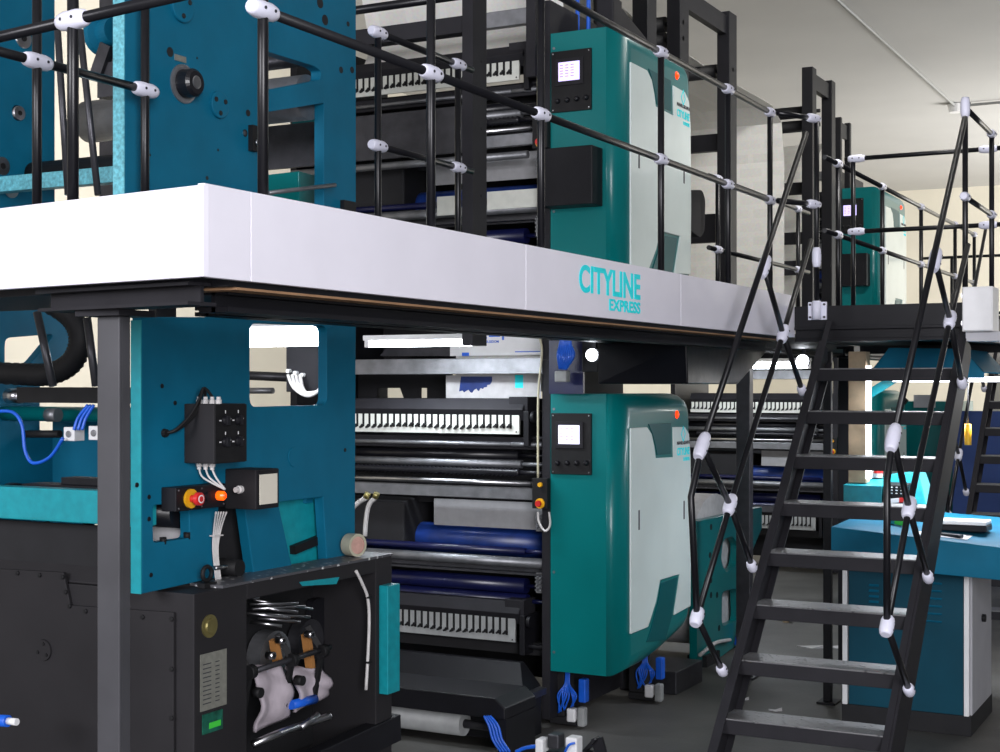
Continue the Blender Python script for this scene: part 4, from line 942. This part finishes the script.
# white hoses left of the unit
for i, pts in enumerate(([(366, 498), (358, 503), (352, 510), (348, 525)], [(375, 498), (369, 505), (366, 520), (365, 536)])):
    b = B(); b.path([at(u, v, Y=6.1) for u, v in pts], .012, 10); b.mi = 1; b.tube(at(*pts[0], Y=6.1), at(pts[0][0]+2, pts[0][1]-5, Y=6.1), .016, 10)
    tag(b.build('hose', ['cable_white', 'brass']), ['short white hose vanishing behind the teal frame', 'white hose hanging above the roll of tape'][i], 'hose')
# tape roll on the footboard
q = at(355, 545, X=-2.96); zc = ZBT+.008+.042
b = B(); ax = Vector((.9, -.25, 0)).normalized(); p = Vector((-2.985, q.y, zc))
prof = [(0, .032), (0, .042), (.048, .042), (.048, .032)]
n = 32; rings = []
nrm = Vector((0, 0, 1)); bb = ax.cross(nrm)
for h_, r_ in prof: rings.append([b.bm.verts.new(p+ax*h_+(nrm*math.cos(2*PI*k/n)+bb*math.sin(2*PI*k/n))*r_) for k in range(n)])
for i in range(4):
    b.mi = 1 if i == 3 else 0
    for k in range(n): b._f([rings[i][k], rings[i][(k+1) % n], rings[(i+1) % 4][(k+1) % n], rings[(i+1) % 4][k]])
b.mi = 1; b.tube(p+ax*.004, p+ax*.044, .0315, 28)
tag(b.build('tape_roll', ['tape_side', 'tape_core']), 'roll of clear packing tape standing on the chequered footboard', 'tape')
# ------------------------------------------------------------------ platform and floor items in front of the near unit
t = thing('step_platform', (-4, 6.35, 0), 'low grey steel step along the foot of the lower near unit', 'step')
B().box(-4.8, -3.22, 6.14, 6.60, .19, .225).build('step_top', 'steel_dark', t, .004)
b = B()
for x in (-4.75, -4.0, -3.27): b.box(x, x+.04, 6.18, 6.56, 0, .19)
b.box(-4.8, -3.22, 6.16, 6.18, .05, .19); b.build('step_frame', 'dark', t)
b = B(); b.hexa([(-4.8, 6.42, .226), (-3.26, 6.42, .226), (-3.26, 6.62, .226), (-4.8, 6.62, .226)], [(-4.8, 6.58, .34), (-3.36, 6.58, .34), (-3.36, 6.62, .34), (-4.8, 6.62, .34)]); b.build('kick_slope', 'dark', t, .003)
t = thing('infeed_stand', (-3.7, 5.5, 0), 'dark infeed stand with pale roller at the bottom left of the press covers', 'roller stand')
xr = at(505, 700, Y=5.55).x
b = B(); b.prism('Y', 5.55, 5.85, [(-4.6, .395), (xr-.05, .395), (xr, .355), (xr, .305), (-4.6, .305)]); b.build('stand_hood', 'dark', t, .006)
B().box(xr-.04, xr, 5.56, 5.84, 0, .305).build('side_plate', 'dark', t)
B().box(-4.6, -4.56, 5.56, 5.84, 0, .305).build('side_plate', 'dark', t)
b = B(); z = .235; x_ = at(467, 725, Y=5.7).x; b.tube((-4.56, 5.68, z), (x_, 5.68, z), .055, 24); b.mi = 1; b.tube((x_, 5.68, z), (xr-.04, 5.68, z), .02, 12); b.build('paper_roller', ['key_grey', 'steel_dark'], t)
for k in range(4):
    b = B(); b.path([at(484+2*k, 716, Y=5.5), at(489+3*k, 726, Y=5.5), at(493+3*k, 740, Y=5.5), at(501+3*k, 752, Y=5.5)], .006, 6); b.build('air_tube', 'blue_tube', t)
# pneumatic blocks below the covers
def valve_bank(P, label):
    t = thing('valve_bank', (P.x, P.y, 0), label, 'valve block', None)
    b = B(); b.box(P.x-.10, P.x+.05, P.y+.01, P.y+.16, .012, .05); b.box(P.x-.1, P.x-.02, P.y+.02, P.y+.14, .05, .285); b.build('machine_foot', 'dark_matte', t, .006)
    b = B(); b.box(P.x+.055, P.x+.095, P.y+.03, P.y+.08, .13, .25); b.build('blue_block', 'blue_tube', t, .006)
    b = B(); b.box(P.x-.0, P.x+.05, P.y+.0, P.y+.045, .03, .10); b.build('filter_bowl', 'white_plastic', t, .01, 3)
    b = B(); b.box(P.x+.06, P.x+.10, P.y+.0, P.y+.05, .012, .11); b.build('filter_bowl', 'key_grey', t, .01, 3)
    for k in range(9):
        a_ = k/8
        b = B(); r_ = random.random(); b.path([(P.x-.01+.02*a_, P.y+.02, .285), (P.x-.012+.028*a_, P.y+.01, .22), (P.x-.045+.10*a_+.02*r_, P.y-.01-.02*r_, .16+.02*r_), (P.x-.05+.10*r_, P.y+.0, .07+.05*r_)], .0045, 6)
        b.build('air_tube', 'blue_tube', t)
    return t
valve_bank(at(566, 722, Y=6.72), 'blue tube bundle and valve block hanging below the front of the lower near cover')
valve_bank(at(644, 700, Y=7.45), 'blue tube bundle and valve block below the rear of the lower near cover')
P = at(560, 355, Y=6.5)
t = thing('tube_bundle', (P.x, P.y, P.z), 'blue air tube bundle hanging under the walkway above the lower near cover', 'tubes')
for k in range(8):
    b = B(); a_ = k/7; b.path([at(563+6*a_, 330, Y=6.5), at(560+11*a_, 345, Y=6.5), at(558+16*a_, 355+3*math.sin(a_*3), Y=6.48), at(560+6*a_, 369, Y=6.5)], .007, 6); b.build('air_tube', 'blue_tube', t)
a = at(556, 371, Y=6.5); e = at(568, 382, Y=6.5); B().box(a.x, e.x, 6.48, 6.53, e.z, a.z).build('valve_body', 'key_grey', t, .006)
a = at(549, 334, Y=6.6); e = at(583, 396, Y=6.6); B().box(a.x, e.x, 6.6, 6.62, e.z+.01, 1.98).build('mounting_plate', 'navy', t)
a = at(582, 332, Y=6.56); e = at(598, 372, Y=6.56); B().box(a.x, e.x, 6.56, 6.60, e.z, 1.98).build('relay_box', 'dark', t, .003)
a = at(580, 336, Y=6.55); e = at(598, 341, Y=6.55); B().box(a.x, e.x, 6.545, 6.555, e.z, a.z).build('label_plate', 'white_plastic', t)
# foreground pneumatic fittings at the bottom edge
P = at(560, 748, Y=5.2)
t = thing('pressure_regulator', P, 'pneumatic regulator with white blocks and blue tubes at the bottom edge of the photo', 'regulator')
for (u, v, w_, h_, m) in ((541, 743, .035, .045, 'white_plastic'), (573, 742, .05, .05, 'white_plastic'), (555, 738, .05, .04, 'steel_dark')):
    q = at(u, v, Y=5.2); b = B(); b.box(q.x-w_/2, q.x+w_/2, 5.18, 5.24, q.z-h_, q.z+h_*.4); b.build('regulator_block', m, t, .006)
b = B(); b.path([at(516, 752, Y=5.2), at(525, 748, Y=5.2), at(538, 746, Y=5.19)], .008, 8); b.build('air_tube', 'blue_tube', t)
b = B(); b.path([at(565, 752, Y=5.17), at(569, 745, Y=5.16), at(575, 743, Y=5.17)], .005, 8); b.build('air_tube', 'blue_tube', t)
q = at(595, 745, Y=5.3); b = B(); b.bar(at(580, 757, Y=5.3), at(597, 738, Y=5.3), .05, .012); b.bar(at(597, 738, Y=5.3), at(602, 757, Y=5.3), .05, .012); b.build('mounting_bracket', 'dark', t)
b = B(); b.box(P.x-.06, P.x+.1, 5.2, 5.3, 0, P.z-.02); b.build('bracket_stand', 'dark', t)
# ------------------------------------------------------------------ reel stand with paper reel behind the near unit
XS = -3.1
rp = [(697, 668), (697, 521), (762, 507), (762, 528), (752, 552), (744, 600), (744, 640), (714, 662)]
hh = [roundpoly(yz([(723, 540), (733, 536), (738, 545), (736, 566), (726, 573), (721, 560)], XS), .05), roundpoly(yz([(722, 592), (737, 588), (738, 620), (722, 627)], XS), .05)]
t = thing('reel_stand', (XS, 9, 0), 'teal reel stand plate with round cutouts between the press covers and the stair', 'reel stand')
B().prism('X', XS-.05, XS, yz(rp, XS), hh).build('stand_plate', 'cover_teal', t, .003)
b = B()
for (u, v) in ((711, 527), (747, 518), (710, 555), (711, 580), (717, 595), (745, 530), (719, 628), (711, 595)):
    q = at(u, v, X=XS); b = B(); b.lathe(q-Vector((.0005, 0, 0)), (1, 0, 0), [(0, .02), (.002, .02)], 12); b.build('bolt_hole', 'dark_matte', t)
b = B(); q = at(705, 664, X=XS); b.box(XS-.1, XS+.03, q.y-.05, q.y+.2, 0, .07); b.box(XS-.1, XS+.03, 9.3, 9.5, 0, .12); b.build('foot', 'dark_matte', t, .004)
b = B(); b.path([at(746, 585, X=XS+.02), at(743, 600, X=XS+.03), at(741, 620, X=XS+.03), at(736, 645, X=XS+.02)], .014, 8); b.build('air_tube', 'blue_tube', t)
b = B(); b.path([at(700, 655, X=XS+.02), at(715, 643, X=XS+.02), at(730, 640, X=XS+.02)], .012, 8); b.build('cable', 'cable_white', t)
b = B(); c_ = at(702, 560, X=-3.2); b.lathe((-4.3, 8.98, .56), (1, 0, 0), [(0, .49), (1.13, .49)], 48); b.mi = 1; b.lathe((-3.17, 8.98, .56), (1, 0, 0), [(0, .06), (.01, .06)], 20)
tag(b.build('paper_reel', ['scrap', 'stained']), 'large roll of newsprint in the teal reel stand behind the near cover', 'paper reel')
b = B(); b.box(-3.3, -2.95, 7.72, 8.15, 0, .13); tag(b.build('steel_plinth', 'steel_dark', None, .006), 'low steel plinth on the floor just behind the near cover', 'plinth')
# bits on the floor
for i, (u, v, lab) in enumerate(((810, 648, 'torn white paper scrap on the floor beside the thin post'), (836, 648, 'small paper scrap on the floor left of the console'), (775, 711, 'tiny paper scrap on the floor between the lower treads'), (744, 700, 'pale scrap on the floor by the left stair stringer'))):
    q = at(u, v, Z=0.0); b = B(); s_ = (.09, .05, .035, .025)[i]
    b.hexa([(q.x-s_, q.y, .0), (q.x+.2*s_, q.y-.3*s_, .0), (q.x+s_, q.y+.4*s_, .0), (q.x-.1*s_, q.y+.3*s_, .0)], [(q.x-s_, q.y, .008), (q.x+.2*s_, q.y-.3*s_, .003), (q.x+s_, q.y+.4*s_, .02), (q.x-.1*s_, q.y+.3*s_, .006)])
    tag(b.build('paper_scrap', 'scrap'), lab, 'paper scrap')
q = at(786, 622, Z=.0); b = B(); b.lathe((q.x, q.y, 0), (0, 0, 1), [(0, .025), (.03, .028), (.05, .012)], 14); b.mi = 1; b.lathe((q.x+.04, q.y, 0), (0, 0, 1), [(0, .014), (.04, .014)], 12)
tag(b.build('brass_fitting', ['stained', 'steel']), 'small brown and steel fitting on the floor behind the stair', 'fitting')
# ------------------------------------------------------------------ console with inspection hood
cs = thing('control_console', (-1.5, 7.8, 0), 'teal control console with sloping desk and lit hood behind the staircase', 'console')
b = B(); b.box(-1.95, -1.30, 7.49, 8.12, 0, .1); b.build('plinth', 'dark_matte', cs, .003)
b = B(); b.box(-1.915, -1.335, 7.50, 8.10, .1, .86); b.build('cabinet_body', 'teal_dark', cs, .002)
for x in (-1.945, -1.335): B().box(x, x+.025, 7.485, 7.51, .1, .86).build('edge_trim', 'white_plastic', cs, .002)
b = B(); b.box(-1.318, -1.30, 7.52, 8.09, .1, .86); b.mi = 1; b.tube((-1.30, 7.8, .55), (-1.28, 7.8, .55), .02, 12); b.build('side_door', ['grey_paint', 'rubber'], cs, .002)
for px0 in ((869, 879), (923, 942)):
    for k in range(6):
        v = 583+k*7.6 if px0[0] > 900 else 585+k*5.5
        if px0[0] < 900 and k > 3: continue
        a = at(px0[0], v, Y=7.5); e = at(px0[1], v+1.5, Y=7.5)
        b = B(); b.hexa([(a.x, 7.5, e.z), (e.x, 7.5, e.z), (e.x, 7.5, a.z+.006), (a.x, 7.5, a.z+.006)], [(a.x, 7.488, e.z), (e.x, 7.488, e.z), (e.x, 7.499, a.z+.004), (a.x, 7.499, a.z+.004)]); b.build('louvre', 'teal', cs)
x0, x1 = -1.955, -.75
zl, zr = 1.035, .945
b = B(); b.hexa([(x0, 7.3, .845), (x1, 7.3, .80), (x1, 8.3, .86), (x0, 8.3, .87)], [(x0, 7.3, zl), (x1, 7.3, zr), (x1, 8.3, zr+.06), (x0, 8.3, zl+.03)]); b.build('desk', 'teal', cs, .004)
# raised block at left back and upright
b = B(); a = at(845, 520, Y=7.95)
b.prism('X', -2.06, -1.85, [(7.95, 1.055), (7.95, 1.205), (8.25, 1.235), (8.25, 1.055)]); b.hexa([(-1.849, 7.96, 1.055), (-1.60, 7.96, 1.055), (-1.60, 8.25, 1.055), (-1.849, 8.25, 1.055)], [(-1.849, 8.08, 1.26), (-1.68, 8.08, 1.28), (-1.68, 8.25, 1.28), (-1.849, 8.25, 1.26)]); b.build('raised_block', 'teal_bright', cs, .003)
b = B(); b.box(-2.045, -1.95, 8.0, 8.1, 1.215, 1.94); o = b.build('upright', 'stained', cs, .002); o['label'] = 'stained pale wooden upright'
b = B(); b.box(-1.949, -1.925, 8.0, 8.03, 1.24, 1.86); o = b.build('lit_side_strip', 'soft_glow', cs)  # glowing strip stands in for the lit right side of the upright
# hood
hx0, hx1, hy0, hy1, hz0 = -1.92, -1.05, 7.86, 8.5, 1.815
gd = [(hx0, hz0), (hx0+.12, 1.955), (hx1-.40, 1.955), (hx1-.28, hz0+.0)]
hp = [(868, 374), (889, 349), (963, 350), (984, 372), (984, 378), (868, 378)]
b = B().prism('Y', hy0, hy0+.012, xz(hp, hy0)); b.build('hood_gable', 'teal', cs)
e0 = at(868, 376, Y=hy0); e1 = at(889, 349, Y=hy0); e2 = at(963, 350, Y=hy0); e3 = at(984, 373, Y=hy0)
b = B()
dy = Vector((0, .75, 0))
for p, q in ((e0, e1), (e1, e2), (e2, e3)):
    n_ = Vector((0, 0, .006)); b.hexa([p, q, q+n_, p+n_], [p+dy, q+dy, q+n_+dy, p+n_+dy])
p, q = e3, e3+Vector((.5, 0, -.03)); n_ = Vector((0, 0, .006)); b.hexa([p, q, q+n_, p+n_], [p+dy, q+dy, q+n_+dy, p+n_+dy])
b.build('hood_shell', 'teal', cs)
b = B(); b.box(e0.x+.12, e3.x+.5, hy0+.05, hy0+.35, e3.z-.045, e3.z-.02); b.build('hood_lamp', 'soft_glow', cs)
b = B(); b.bar(at(868, 395, Y=8.3), at(895, 378, Y=8.3), .02, .05); b.build('hood_brace', 'teal_bright', cs)
l = bpy.data.lights.new('hood_light', 'AREA'); l.shape = 'RECTANGLE'; l.size = .8; l.size_y = .3; l.energy = 30; l.color = (.88, .93, 1)
o = bpy.data.objects.new('hood_light', l); COL.objects.link(o); o.parent = cs; o.location = Vector((-1.45, 8.05, e3.z-.05))-cs.location
# things on the desk
def ondesk(x, y):
    tx = (x-x0)/(x1-x0); t_y = (y-7.3); return (zl+(zr-zl)*tx)+t_y*(.03+(.03)*tx)
def desk_pt(u, v):
    q = at(u, v, Y=7.5)
    for _ in range(6):
        z = ondesk(q.x, q.y); q = at(u, v, Z=z)
    return q
q = desk_pt(950, 545)
a = at(936, 530, Y=7.62); e = at(989, 530, Y=7.62); zz = ondesk(a.x, 7.62)
b = B(); b.box(a.x, e.x, 7.55, 7.72, zz+.002, zz+.035); b.mi = 1; b.box(a.x+.002, e.x-.002, 7.552, 7.718, zz+.035, zz+.055)
tag(b.build('instrument_case', ['dark', 'white_plastic'], None, .006), 'flat instrument with pale lid lying on the console desk', 'instrument')
a = at(938, 538, Y=7.42); zz = ondesk(a.x, 7.42)
b = B(); b.bar((a.x, 7.44, zz+.008), (a.x+.12, 7.40, zz+.004), .04, .018); tag(b.build('handset', 'rubber_gloss', None, .006, 3), 'small black handset lying at the front of the console desk', 'handset')
a = at(915, 536, Y=7.42); zz = ondesk(a.x, 7.4)
b = B(); b.hexa([(a.x, 7.38, zz+.001), (a.x+.26, 7.38, zz-.016), (a.x+.26, 7.6, zz-.009), (a.x, 7.6, zz+.009)], [(a.x, 7.38, zz+.003), (a.x+.26, 7.38, zz-.014), (a.x+.26, 7.6, zz-.007), (a.x, 7.6, zz+.011)]); tag(b.build('paper_sheet', 'white_plastic'), 'white sheet of paper under the handset on the console desk', 'paper')
a = at(889, 520, Y=7.6); zz = ondesk(a.x, 7.6)
b = B(); b.bar((a.x, 7.6, zz+.02), (a.x+.04, 7.58, zz+.02), .03, .03); b.mi = 1; b.bar((a.x+.04, 7.58, zz+.02), (a.x+.10, 7.55, zz+.016), .03, .028); tag(b.build('tape_dispenser', ['teal_bright', 'green'], None, .005), 'small bright green tool lying on the desk behind the handrail', 'tool')
a = at(885, 497, Y=8.0)
b = B(); b.prism('X', a.x, a.x+.13, [(7.93, 1.06), (7.96, 1.21), (8.2, 1.24), (8.2, 1.06)]); b.mi = 1
q0_, q1_ = a.x+.005, a.x+.09
b.hexa([(q0_, 7.938, 1.11), (q1_, 7.938, 1.12), (q1_, 7.944, 1.145), (q0_, 7.944, 1.135)], [(q0_, 7.934, 1.11), (q1_, 7.934, 1.12), (q1_, 7.940, 1.145), (q0_, 7.940, 1.135)]); b.mi = 2
b.hexa([(q1_, 7.938, 1.12), (q1_+.04, 7.938, 1.125), (q1_+.04, 7.944, 1.15), (q1_, 7.944, 1.145)], [(q1_, 7.933, 1.12), (q1_+.04, 7.933, 1.125), (q1_+.04, 7.939, 1.15), (q1_, 7.939, 1.145)])
b.mi = 1
for r_ in range(3):
    for c_ in range(4): zq = 1.165+.016*r_; yq = 7.93+(zq-1.06)*.2; b.box(a.x+.015+c_*.026, a.x+.027+c_*.026, yq-.004, yq, zq, zq+.006)
tag(b.build('keypad_unit', ['rubber', 'white_plastic', 'red'], None, .002), 'black keypad unit with red and white strip standing at the back of the console', 'keypad')
for i, u in enumerate((873, 880)):
    q = at(u, 470, Y=8.25); b = B(); b.lathe((q.x, 8.2, 1.235), (0, 0, 1), [(0, .028), (.07, .028), (.075, .020), (.09, .020)], 16); b.mi = 1; b.lathe((q.x, 8.2, 1.26), (0, 0, 1), [(0, .0285), (.035, .0285)], 16)
    tag(b.build('ink_jar', ['grey_paint', ['key_white', 'red'][i]]), ['pale jar standing left on the raised console block', 'jar with red label standing right on the raised console block'][i], 'jar')
# white enclosure at the right of the landing
a = at(962, 287, Y=7.08); e = at(993, 331, Y=7.08)
t = thing('electrical_enclosure', (a.x, 7.1, 2.0), 'light grey electrical enclosure hung at the right side of the stair landing', 'electrical box')
B().box(a.x, e.x, 7.08, 7.25, e.z, a.z).build('enclosure_body', 'white_plastic', t, .004)
B().box(a.x+.004, e.x-.004, 7.072, 7.0795, e.z+.004, a.z-.004).build('enclosure_door', 'white_plastic', t, .003)
b = B(); b.box(a.x-.006, a.x, 7.09, 7.11, a.z-.05, a.z-.03); b.box(a.x-.006, a.x, 7.09, 7.11, e.z+.03, e.z+.05); b.build('hinge', 'steel', t)
B().box(a.x+.01, e.x+.1, 7.12, 7.3, e.z-.045, e.z-.001).build('mounting_ledge', 'grey_paint', t)
# blue partition, teal machine behind hood, yellow pull handle
b = B(); b.box(-2.45, -.8, 13.2, 13.3, 0, 1.53); tag(b.build('blue_cabinet', 'blue_panel', None, .004), 'dark blue cabinet beyond the console at the right edge', 'cabinet')
b = B(); b.box(-2.45, -.8, 15.0, 15.1, 0, 2.0); tag(b.build('cream_partition', 'cream', None, .004), 'cream partition board above the dark blue cabinet', 'partition')
t = thing('distant_machine', (-2.9, 14.2, 0), 'distant teal machine glimpsed between hood and console', 'machine')
b = B(); b.box(-3.4, -2.6, 14.45, 15.1, 0, 1.6); b.build('machine_body', 'cover_teal', t, .01)
b = B(); a = at(908, 395, Y=14.1); e = at(928, 408, Y=14.1); b.box(a.x, e.x, 14.35, 14.45, e.z, a.z); b.build('grey_panel', 'grey_paint', t)
b = B(); b.rings([at(878, 406, Y=14.0), at(885, 396, Y=14.0), at(896, 396, Y=14.0), at(905, 404, Y=14.0)], .05, 10); b.build('hose', 'rubber', t)
q = at(968, 434, Y=7.3)
t = thing('pull_handle', (q.x, 7.9, 1.4), 'yellow cylindrical pull handle hanging on a thin cord at the right', 'handle')
q = at(968, 424, Y=7.9); e = at(968, 445, Y=7.9)
B().tube(e, q, .018, 16).build('grip', 'yellow', t); B().tube(q, (q.x, 7.9, 1.80), .003, 6).build('cord', 'steel_dark', t)
# ceiling conduit
t = thing('ceiling_conduit', (-3.35, 15, 5.15), 'thin grey conduit running along the ceiling with a corner box', 'conduit')
p0_ = at(700, -100, Z=5.16); 
B().tube((-3.35, 9, 5.165), (-3.35, 18.25, 5.165), .016, 10).build('conduit_run', 'key_grey', t)
B().tube((-3.35, 18.25, 5.165), (-1.0, 18.25, 5.165), .016, 10).build('conduit_run', 'key_grey', t)
B().lathe((-3.35, 18.25, 5.09), (0, 0, 1), [(0, .08), (.1, .1)], 16).build('junction_cap', 'white_plastic', t)
# ------------------------------------------------------------------ lights
def area(loc, target, sx, sy, e, col=(1, 1, 1)):
    l = bpy.data.lights.new('unseen_light', 'AREA'); l.shape = 'RECTANGLE'; l.size = sx; l.size_y = sy; l.energy = e; l.color = col
    o = bpy.data.objects.new('unseen_light', l); COL.objects.link(o); o.location = loc
    o.rotation_euler = (Vector(target)-Vector(loc)).to_track_quat('-Z', 'Y').to_euler(); return o
area((-4.2, -3.6, 3.4), (-2.8, 3, 2.3), 3.5, 2.2, 420, (.95, .94, 1))       # tall windows behind the camera
area((3.0, -2.4, 2.9), (-2.3, 4, 2.6), 2.6, 3.4, 700, (.97, .96, 1))  # unseen light from the right, added to brighten the side fascia and frames
area((1.5, 21, 1.6), (-2.5, 21.5, 5.2), 5, 3, 980, (1, .98, .94))
area((1.5, 14, 3.0), (-3.5, 19, 5.2), 4, 3, 60, (1, .98, .95))
area((-1.2, 8.5, 5.0), (-4.2, 11.6, 3.0), 1.2, .3, 90, (1, .98, .94))  # unseen light added overhead to brighten the paper webs
area((-6.6, 9, 3.0), (-9, 9.5, 2.6), 2, 9, 190, (1, .98, .95))  # unseen light added to brighten the left wall behind the machines
w = bpy.data.worlds.new('w'); bpy.context.scene.world = w; w.use_nodes = True
w.node_tree.nodes['Background'].inputs[0].default_value = (.80, .88, 1, 1); w.node_tree.nodes['Background'].inputs[1].default_value = .13
# ------------------------------------------------------------------ camera
cd = bpy.data.cameras.new('camera'); co = bpy.data.objects.new('camera', cd); COL.objects.link(co)
cd.sensor_width = 36; cd.lens = F*36/1000; co.location = CAM; co.rotation_euler = (PI/2, 0, A); cd.shift_y = (CY-376)/1000
cd.clip_start = .05; cd.clip_end = 100
sc_ = bpy.context.scene; sc_.camera = co
vs = sc_.view_settings; vs.view_transform = 'Standard'; vs.look = 'None'; vs.exposure = 0; vs.gamma = 1; vs.use_curve_mapping = False
